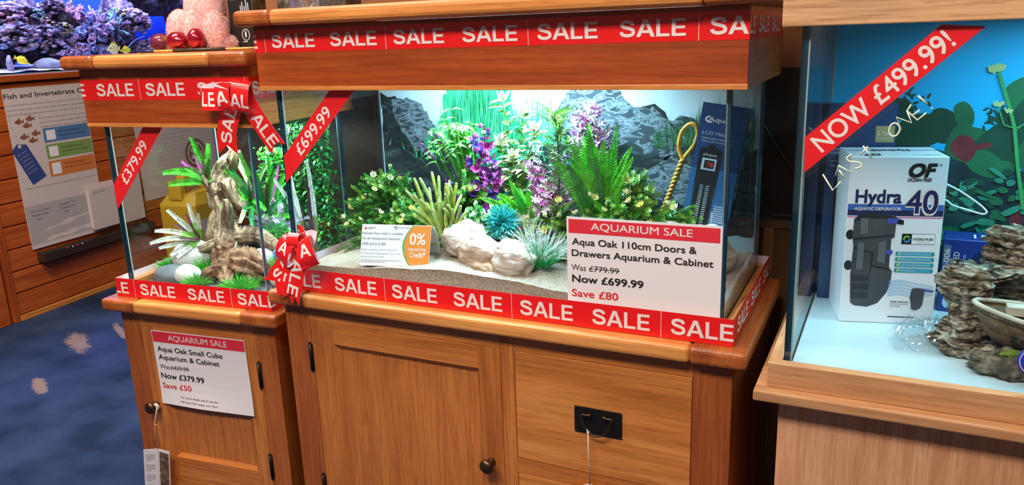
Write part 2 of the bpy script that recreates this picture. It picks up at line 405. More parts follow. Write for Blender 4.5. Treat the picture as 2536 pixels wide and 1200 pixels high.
# ================================================================== the room
def structure(mb, name):
    o = mb.build(name); return props(o, kind='structure')
carpet = nmat('blue_carpet', [(.014, .024, .054), (.026, .043, .096), (.040, .060, .126)], 5, .95, .5, spec=.1, bscale=500, bd=.003)
def worn(m):
    nt = m.node_tree; N = nt.nodes; L = nt.links; b = N['Principled BSDF']; src = b.inputs['Base Color'].links[0].from_socket
    tc = N.new('ShaderNodeTexCoord'); fac = None
    n = N.new('ShaderNodeTexNoise'); n.inputs['Scale'].default_value = 30; n.inputs['Detail'].default_value = 9; n.inputs['Roughness'].default_value = .7
    L.new(tc.outputs['Object'], n.inputs['Vector'])
    for x, y, rx, ry in [(-1.85, .67, .30, .085), (-1.58, .31, .20, .05), (-1.80, .84, .26, .035)]:
        mp = N.new('ShaderNodeMapping'); mp.vector_type = 'TEXTURE'; mp.inputs['Location'].default_value = (x, y, FLOOR); mp.inputs['Scale'].default_value = (rx, ry, 1); mp.inputs['Rotation'].default_value = (0, 0, -.5)
        g = N.new('ShaderNodeTexGradient'); g.gradient_type = 'SPHERICAL'; L.new(tc.outputs['Object'], mp.inputs[0]); L.new(mp.outputs[0], g.inputs[0])
        if fac is None: fac = g.outputs['Fac']
        else:
            a = N.new('ShaderNodeMath'); a.operation = 'MAXIMUM'; L.new(fac, a.inputs[0]); L.new(g.outputs['Fac'], a.inputs[1]); fac = a.outputs[0]
    mu = N.new('ShaderNodeMath'); mu.operation = 'MULTIPLY'; L.new(fac, mu.inputs[0]); L.new(n.outputs['Fac'], mu.inputs[1])
    r = N.new('ShaderNodeValToRGB'); r.color_ramp.elements[0].position = .22; r.color_ramp.elements[1].position = .34; L.new(mu.outputs[0], r.inputs[0])
    mx = N.new('ShaderNodeMix'); mx.data_type = 'RGBA'; L.new(r.outputs[0], mx.inputs[0]); L.new(src, mx.inputs[6]); mx.inputs[7].default_value = (.26, .17, .13, 1); L.new(mx.outputs[2], b.inputs['Base Color'])
worn(carpet)
wallm = nmat('orange_brown_wall', [(.20, .07, .022), (.26, .095, .03)], 5, .8, .1); shadem = nmat('wall_painted_shade', [(.022, .010, .006), (.034, .015, .009)], 5, .8, .1)
dadom = nmat('brown_dado', [(.11, .045, .018), (.14, .058, .024)], 6, .7, .1)
ceilm = pmat('ceiling_paint', (.55, .48, .40), .9)
structure(MB().box(-4.5, 3.4, -4.2, 4.6, FLOOR-.05, FLOOR, carpet), 'floor')
structure(MB().box(-.62, 3.4, .505, .56, FLOOR, 2.5, wallm), 'wall_back')
structure(MB().box(-.62, 3.4, .499, .505, FLOOR, .47, shadem), 'wall_shade_band')  # shade behind and between the tanks, painted as a dark wall band
structure(MB().box(.95, 3.4, .492, .505, FLOOR, .118, dadom).box(.95, 3.4, .484, .505, .105, .122, dadom), 'baseboard_back')
structure(MB().box(1.0, 1.022, .47, .492, FLOOR, .105, wallm), 'trim_1')
structure(MB().box(-4.5, 3.4, 4.6, 4.7, FLOOR, 2.5, wallm), 'wall_far')
structure(MB().box(-4.6, -4.5, -4.2, 4.6, FLOOR, 2.5, wallm), 'wall_left')
structure(MB().box(3.4, 3.5, -4.2, 4.6, FLOOR, 2.5, wallm), 'wall_right')
structure(MB().box(-4.6, 3.5, -4.2, 4.7, 2.5, 2.55, ceilm), 'ceiling')
cab = MB().tube(spline([(.93, .478, .40), (.985, .480, .345), (1.05, .482, .25), (1.15, .480, .16), (1.3, .482, .13)], 6), .003, black, 6)
cab.single('power_cable', 'thin black cable slanting down the brown wall between the oak and pale tanks', 'cable', 'M', (1.05, .48, .13))
MB().tube(spline([(.95, .474, .128), (1.0, .474, .129), (1.03, .474, .137), (1.08, .474, .137), (1.2, .474, .125)], 6), .003, black, 6).single('power_cable', 'thin black cable lying along the ledge of the brown wall', 'cable', 'M', (1.03, .48, .125))

# ================================================================== oak tanks: one maker for board, cabinet, glass, canopy
def board(root, x0, x1, y0, y1, z0, z1, e0, e1, name='worktop', r=.009):
    mb = MB(); n = 4; d = (y1-y0)/n
    mb.bbox(x0, e0-.0006, y0, y1, z0, z1, oak_end, r, 3); mb.bbox(e1+.0006, x1, y0, y1, z0, z1, oak_end, r, 3)
    mb.bbox(e0-.002, e1+.002, y0+.0004, y1-.0004, z0+.0004, z1-.0004, oak_x2, r, 3)
    return mb.part(name, root)
def knob(parent, x, y, z, name='knob', k=1):
    return MB().lathe([(.009*k, 0), (.0095*k, .003), (.0065*k, .006), (.006*k, .014), (.011*k, .018), (.0165*k, .023), (.0165*k, .028), (.012*k, .033), (.004*k, .0355), (0, .036)], (x, y, z), (0, -1, 0), bronze, 20).part(name, parent, 'dark bronze knob')
def hinge(parent, x, y, z0, z1):
    mb = MB().tube([(x, y-.002, z0), (x, y-.002, z1)], .0042, blackm, 10)
    mb.tube([(x, y-.002, z1), (x, y-.002, z1+.005)], .0026, blackm, 8).tube([(x, y-.002, z0-.005), (x, y-.002, z0)], .0026, blackm, 8)
    mb.box(x-.006, x+.006, y-.0015, y, z0, z1, blackm)
    return mb.part('hinge', parent, 'black metal hinge')
def panel_door(root, x0, x1, y, z0, z1, px0, px1, pz0, pz1, th=.02):
    mb = MB(); r = .0015
    mb.bbox(x0, px0, y, y+th, z0, z1, oak_z, r).bbox(px1, x1, y, y+th, z0, z1, oak_z, r)
    mb.bbox(px0-.0004, px1+.0004, y+.0002, y+th, pz1, z1, oak_x, r).bbox(px0-.0004, px1+.0004, y+.0002, y+th, z0, pz0, oak_x, r)
    b = .011
    for q in ([(px0, y, pz0), (px0, y, pz1), (px0+b, y+.010, pz1-b), (px0+b, y+.010, pz0+b)], [(px1, y, pz1), (px1, y, pz0), (px1-b, y+.010, pz0+b), (px1-b, y+.010, pz1-b)]): mb.add(q, [(3, 2, 1, 0)], oak_z)
    for q in ([(px0, y, pz1), (px1, y, pz1), (px1-b, y+.010, pz1-b), (px0+b, y+.010, pz1-b)], [(px1, y, pz0), (px0, y, pz0), (px0+b, y+.010, pz0+b), (px1-b, y+.010, pz0+b)]): mb.add(q, [(3, 2, 1, 0)], oak_x)
    d = mb.part('door', root)
    MB().box(px0, px1, y+.0095, y+.014, pz0, pz1, oak_panel).part('door_panel', d)
    return d
def carcass(root, x0, x1, y0, y1, z0, z1, holes, name='carcass'):
    # face frame around the openings: stiles and rails between them
    mb = MB(); xs = sorted({x0, x1, *[h[0] for h in holes], *[h[1] for h in holes]})
    cols = sorted({(h[0], h[1]) for h in holes}); ed = [x0]
    for a, b in cols: ed += [a, b]
    ed.append(x1); k = 0
    for i in range(0, len(ed), 2):
        mb.bbox(ed[i], ed[i+1], y0, y0+.025, z0, z1, oak_z2 if k == 0 or i == len(ed)-2 else oak_z, .0015); k += 1
    for a, b in cols:
        hs = sorted([h for h in holes if h[0] == a], key=lambda h: h[2]); zz = [z0]
        for h in hs: zz += [h[2], h[3]]
        zz.append(z1)
        for i in range(0, len(zz), 2): mb.box(a, b, y0+.0003, y0+.025, zz[i], zz[i+1], oak_x)
    mb.box(x0, x0+.02, y0+.025, y1, z0, z1, oak_z2).box(x1-.02, x1, y0+.025, y1, z0, z1, oak_z2)
    mb.box(x0+.02, x1-.02, y1-.01, y1, z0, z1, oak_z2).box(x0+.02, x1-.02, y0+.03, y1-.01, z0+.03, z0+.05, oak_x)
    for h in holes: mb.box(h[0], h[1], y0+.023, y0+.0245, h[2], h[3], darkgap)
    return mb.part(name, root)
def tank(name, label, fr, w, d, h, z0, pane, ring, rh, base):
    t = thing(name, label, 'aquarium', fr, base); p = pane
    MB().box(0, w, 0, p, z0, h, clear, l=edge, r=edge, u=edge2, d=edge).part('front_pane', t)
    MB().box(0, p, p+.0004, d-p-.0004, z0, h, clear, f=edge, b=edge, u=edge2, d=edge).part('side_pane', t)
    MB().box(w-p, w, p+.0004, d-p-.0004, z0, h, clear, f=edge, b=edge, u=edge2, d=edge).part('side_pane', t)
    MB().box(0, w, d-p, d, z0, h, clear, l=edge, r=edge, u=edge2, d=edge).part('back_pane', t)
    for x in (p, w-p-.0025):
        for y in (p, d-p-.0025): MB().box(x, x+.0025, y, y+.0025, z0+p, h-.003, silicone).part('silicone_seam', t)
    return t

# ---------------------------------------------------------------- large oak cabinet
c = thing('oak_cabinet', 'wide oak cabinet with one door and drawers, under the large planted aquarium', 'cabinet', 'M', (.5, .2, FLOOR))
board(c, -.0508, 1.0508, -.0508, .430, -.0335, 0, .052, .947)
carcass(c, -.0237, 1.0237, -.0237, .415, FLOOR, -.0335, [(.0475, .5482, -.632, -.070), (.5796, .9512, -.3185, -.070), (.5796, .9512, -.632, -.353)])
d = panel_door(c, .0485, .5472, -.0232, -.631, -.0711, .1125, .495, -.565, -.125)
hinge(d, .0435, -.0245, -.197, -.131); hinge(d, .0415, -.0245, -.545, -.479); knob(d, .5165, -.0232, -.340)
for z0, z1 in ((-.3175, -.0711), (-.631, -.354)):
    dr = MB().bbox(.5806, .9502, -.0236, -.004, z0, z1, oak_drawer, .0015).part('drawer', c)
    zc = z1-.1266
    pl = MB().bbox(.713, .8138, -.0262, -.0236, zc-.0285, zc+.0285, blackm, .0008)
    for x in (.7165, .8103):
        for z in (zc-.025, zc+.025): pl.lathe([(.0019, 0), (.0016, .0012), (.0006, .0016)], (x, -.0262, z), (0, -1, 0), bronze, 10)
    pl.part('handle_plate', dr, 'black handle plate')
    rg = MB()
    for x in (.7485, .7795): rg.lathe([(.0032, 0), (.003, .006), (.0042, .009), (.003, .012)], (x, -.0262, zc+.0165), (0, -1, 0), bronze, 12)
    pts = [(.764-.030*math.cos(a)*1.05, -.036-.004*math.sin(a), zc+.0165-.037*math.sin(a)-.003*math.sin(a)**3) for a in [PI*i/22 for i in range(23)]]
    pts = [(.7485, -.036, zc+.0165), (.742, -.036, zc+.0165)]+[(p[0], p[1], p[2]) for p in pts]+[(.7862, -.036, zc+.0165), (.7795, -.036, zc+.0165)]
    rg.tube(spline(pts, 2), .0021, bronze, 8); rg.part('ring_handle', dr, 'bronze drop ring')
# ---------------------------------------------------------------- large tank, base frame, canopy
t = tank('large_aquarium', 'wide glass aquarium planted with bright plastic plants on the wide oak cabinet', 'M', 1.0, .3951, .475, .003, .0075, 0, 0, (.5, .2, 0))
fm = MB().bbox(-.021, 1.021, -.021, -.001, 0, .036, oak_x, .002).bbox(-.021, 1.021, .3965, .4165, 0, .036, oak_x, .002)
fm.bbox(-.021, -.001, -.001, .3965, 0, .036, oak_y, .002).bbox(1.001, 1.021, -.001, .3965, 0, .036, oak_y, .002); fm.part('base_frame', t)
MB().box(.009, .991, .009, .386, .003, .0095, edge2).part('bottom_pane', t)
def canopy(name, label, fr, x0, x1, y0, y1, z0, z1, zt, bx0, bx1, by0, by1, e0, e1, base):
    h = thing(name, label, 'hood', fr, base); th = .015; mb = MB()
    mb.bbox(x0, x1, y0, y0+th, z0, z1, oak_hood, .0012).bbox(x0, x1, y1-th, y1, z0, z1, oak_hood, .0012)
    mb.bbox(x0, x0+th, y0+th, y1-th, z0, z1, oak_y, .0012).bbox(x1-th, x1, y0+th, y1-th, z0, z1, oak_y, .0012)
    mb.part('canopy_box', h)
    MB().bbox(x0-.0006, x1+.0006, y0-.0009, y0+.004, z0-.0006, z0+.0085, oak_x2, .0008).part('bottom_bead', h)
    board(h, bx0, bx1, by0, by1, z1, zt, e0, e1, 'lid_board', .011)
    return h
cn = canopy('oak_hood', 'wide oak hood with a red sale tape, over the large planted aquarium', 'M', -.0282, 1.0282, -.0192, .4055, .461, .5975, .631, -.049, 1.0605, -.060, .435, .053, .957, (.5, .2, .461))
MB().tube([(.12, .25, .592), (.92, .25, .592)], .008, pmat('lamp_tube', (.9, .95, 1), .4, emit=(.8, .97, 1), es=6), 10).part('lamp_tube', cn, 'white lamp tube')
tape('sale_tape', 'red sale tape along the hood of the large planted aquarium', 'M', [(-.0286, .38), (-.0286, -.0196), (1.0286, -.0196), (1.0286, .41)], .5418, .589, .3996+.0303, (.5, 0, .5418), .3145, .120)
tape('sale_tape', 'red sale tape along the bottom rim of the large planted aquarium', 'M', [(-.0218, .30), (-.0218, -.0218), (1.0218, -.0218), (1.0218, .4175), (.93, .4175)], .0006, .0535, .3218+.0218+.5781, (.5, 0, 0), .3105, .118)

# ---------------------------------------------------------------- small oak cabinet, tank and canopy (frame S)
WS, DS = .4414, .401
SF = FLOOR+.0747
c = thing('oak_cabinet', 'narrow oak cabinet with one door, under the small cube aquarium', 'cabinet', 'S', (.22, .2, SF))
board(c, -.0547, WS+.0547, -.0547, .435, -.0338, 0, .052, WS-.052)
carcass(c, -.0231, WS+.0231, -.0231, .42, SF, -.0338, [(.0355, .4060, -.5235, -.0765)])
d = panel_door(c, .0365, .4050, -.0226, -.5225, -.0775, .090, .3625, -.457, -.128)
hinge(d, .4072, -.0238, -.208, -.142); hinge(d, .4072, -.0238, -.466, -.400); knob(d, .0512, -.0226, -.304)
t = tank('small_aquarium', 'glass cube aquarium with driftwood and pebbles on the narrow oak cabinet', 'S', WS, DS, .462, .003, .0075, 0, 0, (.22, .2, 0))
fm = MB().bbox(-.0225, WS+.0225, -.0225, -.001, 0, .034, oak_x, .002).bbox(-.0225, WS+.0225, DS+.001, DS+.0225, 0, .034, oak_x, .002)
fm.bbox(-.0225, -.001, -.001, DS+.001, 0, .034, oak_y, .002).bbox(WS+.001, WS+.0225, -.001, DS+.001, 0, .034, oak_y, .002); fm.part('base_frame', t)
MB().box(.009, WS-.009, .009, DS-.009, .003, .0095, edge2).part('bottom_pane', t)
canopy('oak_hood', 'small oak hood with a red sale tape, over the cube aquarium', 'S', -.0315, WS+.0315, -.020, .42, .4486, .5885, .622, -.055, WS+.055, -.0547, .445, .052, WS-.05, (.22, .2, .4486))
tape('sale_tape', 'red sale tape along the hood of the small cube aquarium', 'S', [(-.0319, .3), (-.0319, -.0204), (WS+.0319, -.0204), (WS+.0319, .40)], .5133, .5639, .3204+.0319+.1534, (.22, 0, .5133), .309, .120)
tape('sale_tape', 'red sale tape along the bottom rim of the small cube aquarium', 'S', [(-.01, .4245), (-.0235, .4245), (-.0235, -.0235), (WS+.0235, -.0235), (WS+.0235, .35)], .0006, .0512, .4480+.0135+.0235+.0391, (.22, 0, 0), .309, .118)

# ---------------------------------------------------------------- pale oak tank at the right (frame T)
TF = FLOOR+.0346
c = thing('pale_oak_cabinet', 'pale textured oak cabinet under the tank holding a boxed pump', 'cabinet', 'T', (.5, .2, TF))
MB().bbox(-.042, 1.1, -.0444, .549, -.0189, 0, gok_x, .003).part('worktop', c)
MB().bbox(-.0034, 1.06, -.006, .54, TF, -.0189, gok_z, .002).part('carcass', c)
t = tank('pale_oak_aquarium', 'glass aquarium with a blue pond backdrop on the pale oak cabinet', 'T', 1.05, .5391, .612, .003, .0095, 0, 0, (.5, .2, 0))
fm = MB().bbox(-.0231, 1.073, -.0207, -.0012, 0, .0447, gok_x, .0015).bbox(-.0231, 1.073, .5403, .5603, 0, .0447, gok_x, .0015)
fm.bbox(-.0231, -.0012, -.0012, .5403, 0, .0447, wood('pale_oak_deep', *GOK, 'y', seed=17, rough=.5, coat=0), .0015).bbox(1.0512, 1.073, -.0012, .5403, 0, .0447, gok_x, .0015); fm.part('base_frame', t)
MB().box(.011, 1.039, .011, .528, .004, .03, pmat('white_floor_panel', (.52, .63, .66), .35)).part('floor_panel', t, 'white floor panel')
h = thing('pale_oak_hood', 'pale textured oak hood over the tank with the pond backdrop', 'hood', 'T', (.5, .2, .594))
MB().bbox(-.0287, 1.078, -.0155, -.0005, .5943, .80, gok_h, .002).part('front_board', h)
MB().bbox(-.0287, -.0137, -.0005, .55, .5943, .80, gok_h, .002).bbox(1.063, 1.078, -.0005, .55, .5943, .80, gok_h, .002).bbox(-.0137, 1.063, .535, .55, .5943, .80, gok_h, .002).part('side_boards', h)
MB().bbox(-.0137, 1.063, -.0005, .535, .785, .80, gok_h, .002).part('lid', h)

# ---------------------------------------------------------------- printed signs and banners
def banner(name, label, fr, tl, tr, l1, l2, txt, cap, width, base, rim=0):
    mb = MB(); f = front(0, -.0012, 0); p = [l2, tr, tl, l1]
    if rim:
        c0 = ((tl[0]+tr[0]+l1[0]+l2[0])/4, (tl[1]+tr[1]+l1[1]+l2[1])/4)
        mx, my = tr[0]-l2[0], tr[1]-l2[1]; l = math.hypot(mx, my); nx, ny = my/l*rim, -mx/l*rim
        a = Art().poly([(l2[0]+nx, l2[1]+ny-rim), (tr[0]+nx+rim*.5, tr[1]+ny), (tl[0]-nx, tl[1]-ny), (l1[0]-nx, l1[1]-ny)], clear_t, 0); a.lay(mb, front(0, -.0009, 0))
    mb.prism(p, f, -.0004, .0002, redband)
    rot = math.atan2(tr[1]-l2[1], tr[0]-l2[0]); cx = sum(q[0] for q in p)/4; cy = sum(q[1] for q in p)/4
    Art().text(txt, cx, cy, cap, white, width=width, bold=.014, rot=rot, center=True).lay(mb, f)
    return mb.single(name, label, 'banner', fr, base)
banner('price_banner', 'red diagonal price strip on the large planted aquarium', 'M', (.151, .4605), (.2165, .4605), (.0036, .312), (.0034, .2505), '£699.99', .0245, .137, (.1, 0, .25))
banner('price_banner', 'red diagonal price strip on the small cube aquarium', 'S', (.129, .4484), (.190, .4484), (.0012, .2976), (.0032, .2338), '£379.99', .0245, .135, (.1, 0, .23))
banner('price_banner', 'large red diagonal price strip on the tank with the pond backdrop', 'T', (.1885, .5905), (.2440, .5865), (.0126, .4247), (.0150, .3685), 'NOW £499.99!', .028, .235, (.1, 0, .37), .0055)

def sale_sign(mb, fn, W_, H_, band, lines):
    mb.prism([(0, 0), (W_, 0), (W_, H_), (0, H_)], fn, -.0008, 0, paper)
    a = Art().rect(.004, band[0], W_-.004, H_-.0045, signred)
    a.text('AQUARIUM SALE', *band[1]); 
    for l in lines: a.text(*l[:6], bold=l[6])
    return a
mb = MB(); f = plane_fn((.6935, -.0018, .0440), (1, 0, .007), (0, 0, 1))
a = sale_sign(mb, f, .2995, .1735, (.1415, (.050, .1495, .0140, white, .196, .010)), [
    ('Aqua Oak 110cm Doors &', .011, .1185, .0128, ink, .243, .018), ('Drawers Aquarium & Cabinet', .010, .0955, .0128, ink, .275, .018),
    ('Was', .009, .0665, .0118, ink, .0300, 0), ('£779.99', .046, .0665, .0110, ink, .060, 0),
    ('Now £699.99', .010, .0425, .0142, ink, .145, .022), ('Save £80', .009, .0125, .0145, inkred, .096, .014)])
a.rect(.044, .0715, .108, .0725, ink, 3); a.lay(mb, f)
mb.single('sale_sign', 'white aquarium sale sign propped against the front of the large planted aquarium', 'sign', 'M', (.84, 0, .044))
mb = MB(); W2, H2 = .2985, .2085
f0 = plane_fn((.0775, -.0245, -.2935), (1, 0, .004), (-.02, 0, 1))
def f(u, v, d): q = f0(u, v, d); k = max(0, 1-v/.09); e = (1-abs(u/W2-.45)*1.2); q.y -= .008*k*k*max(0, e)+.0012; return q
n = 10
mb.grid(n, n, lambda a, b: f(a*W2, b*H2, 0), paper, False)
mb.grid(n, n, lambda a, b: f(a*W2, (1-b)*H2, -.0006), paper, False)
a = Art().rect(.002, .176, W2-.002, H2-.0025, signred)
a.text('AQUARIUM SALE', .053, .1835, .0155, white, .190, .010)
for l in [('Aqua Oak Small Cube', .012, .1505, .0135, ink, .211, .016), ('Aquarium & Cabinet', .0115, .1275, .0135, ink, .198, .016), ('Was', .0095, .1010, .0125, ink, .034, 0), ('£429.99', .047, .1010, .0115, ink, .059, 0),
          ('Now £379.99', .0095, .0735, .0150, ink, .142, .02), ('Save £50', .0095, .0455, .0145, inkred, .096, .012), ('For more details and to see the', .067, .0225, .0055, inkg, .122, .006), ('full Aqua Oak range, scan here:', .066, .0105, .0055, inkg, .122, .006)]: a.text(*l[:6], bold=l[6])
a.rect(.045, .1060, .108, .1070, ink, 3)
a.cut('v', [.02, .04, .06, .08]); a.cut('u', [.03*i for i in range(1, 10)]); a.lay(mb, f)
mb.single('sale_sign', 'white aquarium sale sign stuck on the door of the narrow oak cabinet', 'sign', 'S', (.22, -.02, -.29))

# ---------------------------------------------------------------- price tags on strings
tg = thing('hang_tag', 'folded white hang tag on a string from the knob of the narrow cabinet', 'tag', 'S', (.07, -.06, -.55))
MB().tube([(.0725, -.0455, -.301), (.066, -.056, -.345), (.050, -.050, -.4235)], .0011, string, 6).tube([(.0735, -.0455, -.301), (.069, -.057, -.335), (.047, -.0505, -.424)], .0009, string, 6).tube([(.064, -.056, -.348), (.075, -.058, -.344)], .0009, string, 6).lathe([(.0095, 0), (.0100, .0015), (.0095, .003)], (.0600, -.0355, -.304), (.3, -1, 0), string, 14).part('string', tg)
mb = MB(); fa = plane_fn((-.010, -.062, -.62), (.95, .30, 0), (.14, 0, 1)); fb = plane_fn((.0300, -.0495, -.62), (1, -.12, 0), (.14, 0, 1))
mb.prism([(0, 0), (.041, 0), (.041, .198), (0, .196)], fa, -.0008, 0, paper); mb.prism([(0, 0), (.043, 0), (.043, .199), (0, .198)], fb, -.0008, 0, paper)
a = Art(); 
for i in range(5): a.greek(.006, .178-.032*i, .026, .022, 4, inkl, i)
a.lay(mb, fa); photo = nmat('tag_photo', [(.05, .02, .014), (.16, .08, .05), (.30, .2, .14)], 60, .5, 0)
Art().rect(.0035, .004, .040, .190, photo).lay(mb, fb); mb.part('card', tg)
tg = thing('hang_tag', 'white hang tag on a string from the drawer ring of the wide cabinet', 'tag', 'M', (.75, -.04, -.55))
MB().tube([(.7478, -.0412, -.2135), (.7490, -.0425, -.26), (.7500, -.0400, -.334)], .0013, string, 6).tube([(.7455, -.0395, -.2095), (.7475, -.0435, -.2185), (.7505, -.040, -.213)], .0012, string, 6).part('string', tg)
mb = MB(); fa = plane_fn((.712, -.038, -.54), (1, 0, 0), (0, 0, 1)); mb.prism([(0, 0), (.07, 0), (.07, .19), (.042, .206), (.034, .206), (0, .19)], fa, -.001, 0, paper); mb.part('card', tg)

# ---------------------------------------------------------------- ribbon bows of the same tape
rb = thing('ribbon_bow', 'red sale tape bow hanging from the hood of the small cube aquarium', 'bow', 'S', (.46, -.03, .534)); w = .047
def rpart(name, *a, **k):
    mb = MB(); ribbon(mb, *a, **k); return mb.part(name, rb)
rpart('tail', [(.448, -.026, .530), (.428, -.034, .49), (.408, -.036, .44), (.403, -.034, .3900)], (1, 0, 0), (1, .05, 0), .052, notch=.020, text=[('SAL', .082, .030, .088, PI)], flip=1)
rpart('tail', [(.462, -.026, .535), (.482, -.036, .500), (.510, -.037, .455), (.545, -.034, .402)], (.86, 0, .5), (.86, 0, .5), .046, notch=.02, text=[('ALE', .105, .030, .085, 0)], flip=1)
rpart('loop', [(.455, -.030, .528), (.42, -.034, .529), (.385, -.036, .528), (.364, -.041, .523), (.361, -.050, .519), (.375, -.056, .517), (.41, -.058, .517), (.453, -.050, .518)], (0, .12, 1), (0, .12, 1), .050, text=[('LE', .130, .032, .042, 0)], flip=1)
rpart('loop', [(.456, -.026, .542), (.440, -.040, .552), (.43, -.058, .545), (.428, -.064, .520), (.435, -.060, .497), (.447, -.050, .489)], (1, .1, .1), (1, 0, -.1), .040, text=[('A', .072, .030, .032, PI/2)], flip=1)
rpart('loop', [(.462, -.026, .545), (.474, -.040, .556), (.480, -.060, .547), (.478, -.066, .520), (.474, -.060, .494), (.468, -.050, .487)], (1, .25, -.15), (1, .1, -.2), .042, text=[('AL', .080, .030, .046, PI/2)], flip=1)
MB().ico((.459, -.036, .538), (.016, .010, .012), red, 2, .15, 3, 5).part('knot', rb)
rb = thing('ribbon_bow', 'red sale tape bow tied at the front corner of the large planted aquarium', 'bow', 'M', (.05, -.04, .08))
rpart('tail', [(.058, -.036, .125), (.040, -.046, .098), (.014, -.054, .063), (-.025, -.060, .014)], (1, 0, -.45), (1, 0, -.45), .048, notch=.02, text=[('SA', .085, .030, .062, PI)], flip=1)
rpart('tail', [(.058, -.036, .120), (.052, -.050, .095), (.036, -.0585, .050), (.018, -.066, -.012)], (1, 0, -.2), (1, 0, -.25), .046, notch=.022, text=[('E', .090, .030, .024, 0)], flip=1)
rpart('tail', [(.066, -.040, .120), (.065, -.056, .092), (.054, -.064, .045), (.038, -.069, -.012)], (1, 0, -.12), (1, 0, -.15), .047, notch=.024, text=[('ALE', .082, .030, .088, 0)], flip=1)
rpart('loop', [(.060, -.036, .126), (.052, -.054, .134), (.042, -.068, .126), (.032, -.074, .104), (.026, -.068, .082), (.034, -.056, .088), (.050, -.044, .108)], (1, -.25, -.5), (1, -.2, -.5), .044, text=[('A', .052, .03, .026, PI/2)], flip=1)
rpart('loop', [(.064, -.036, .126), (.076, -.054, .132), (.090, -.066, .120), (.099, -.070, .096), (.101, -.062, .076), (.092, -.052, .084), (.074, -.044, .106)], (1, .25, .5), (1, .2, .5), .044, text=[('A', .052, .03, .028, PI/2)], flip=1)
rpart('loop', [(.061, -.032, .126), (.060, -.044, .144), (.059, -.060, .146), (.060, -.070, .130), (.061, -.064, .110), (.062, -.048, .106)], (1, .1, 0), (1, .1, 0), .030, flip=1)
rpart('loop', [(.060, -.030, .128), (.048, -.024, .140), (.034, -.024, .146)], (0, .2, 1), (-.2, .2, 1), .030, notch=.012, flip=-1)
rpart('loop', [(.062, -.030, .128), (.078, -.024, .134), (.094, -.026, .132)], (0, .2, 1), (.2, .2, 1), .030, flip=-1)
MB().ico((.060, -.038, .124), (.012, .010, .014), red, 2, .15, 3, 6).part('knot', rb)
# ================================================================== plant makers (about each plant's own foot, z up)
def lm(name, col, rough=.35, spec=.5, var=.35):
    c2 = tuple(min(1, q*(1+var)) for q in col); c1 = tuple(q*(1-var) for q in col)
    return nmat(name, [c1, c2], 60, rough, 0, spec=spec, detail=2)
g_bright = lm('leaf_bright_green', (.06, .42, .03)); g_lime = lm('leaf_lime', (.20, .52, .06)); g_mid = lm('leaf_green', (.035, .20, .025)); g_deep = lm('leaf_deep_green', (.015, .11, .03)); g_dark = lm('leaf_dark', (.012, .06, .02))
g_pale = lm('leaf_pale_tip', (.42, .62, .26)); cream = lm('leaf_cream', (.84, .68, .24)); creamw = lm('leaf_cream_white', (.88, .78, .46)); g_emer = lm('leaf_emerald', (.02, .36, .10)); g_fern = lm('fern_green', (.12, .50, .02)); g_olive = lm('leaf_olive', (.31, .33, .045)); g_olivp = lm('leaf_olive_pale', (.33, .38, .11))
g_moss = lm('moss_green', (.085, .27, .03)); g_moss2 = lm('moss_yellow_green', (.23, .40, .05)); purple = lm('petal_purple', (.56, .11, .48), .25); violet = lm('petal_violet', (.13, .07, .46), .25); magenta = lm('petal_magenta', (.60, .08, .36)); pink = lm('petal_pink', (.88, .32, .58)); pinkw = lm('petal_pale_pink', (.92, .64, .78)); blue = lm('petal_blue', (.06, .06, .34))
yel = lm('petal_yellow', (.92, .68, .14)); yelp = lm('petal_cream_yellow', (.92, .80, .44)); teal = lm('teal_plastic', (.035, .40, .38)); wtip = lm('white_plastic_tip', (.76, .82, .74)); mar = lm('leaf_maroon', (.17, .035, .10)); stemb = pmat('stem_brown', (.05, .035, .02), .6); stemg = lm('stem_green', (.05, .22, .03)); lilac = lm('lilac_plastic', (.56, .46, .66))
def sph(rnd, up=0.):
    while 1:
        v = Vector((rv(rnd, -1, 1), rv(rnd, -1, 1), rv(rnd, -1, 1)))
        if .05 < v.length < 1:
            v.normalize(); v.z = v.z+up; return v.normalized()
def curve(p, d, L, droop, n=10, wob=0, rnd=None):
    p = Vector(p); d = Vector(d).normalized(); out = [p.copy()]
    for i in range(n):
        d = (d+Vector((rv(rnd, -wob, wob) if rnd else 0, rv(rnd, -wob, wob) if rnd else 0, -droop/n))).normalized()
        p = p+d*(L/n); out.append(p.copy())
    return out
def frond(mb, p, d, L, droop, n, ll, lw, mat, tip=None, ntip=0, stem=None, rnd=None, face=(0, -1, .3), prof=lambda t: math.sin(PI*min(1, .12+t*.86))**.6, ang=1.15, curl=.2):
    C = curve(p, d, L, droop, max(8, n), .03 if rnd else 0, rnd); m = len(C)-1
    mb.tube([C[i] for i in range(0, m+1, 2)], [.0011*(1-i/m*.6) for i in range(0, m+1, 2)], stem or mat, 4, False)
    for i in range(1, m+1):
        t = i/m; q = C[i]; tg = (C[i]-C[i-1]).normalized(); nf = Vector(face); nf = (nf-tg*nf.dot(tg)).normalized(); sd = tg.cross(nf)
        l = ll*prof(t); mt = tip if (tip and t > 1-ntip) else mat
        for s in (-1, 1):
            e = (sd*s*math.sin(ang)+tg*math.cos(ang)+nf*.15).normalized()
            if rnd: e = (e+Vector((rv(rnd, -.1, .1), rv(rnd, -.1, .1), rv(rnd, -.1, .1)))).normalized()
            w = tg*lw*.5; a = q+e*l*.5+nf*l*.06
            mb.add([q-w*.5, a-w, q+e*l-nf*l*curl, a+w, q+w*.5], [(0, 1, 2, 3, 4)], mt, False)
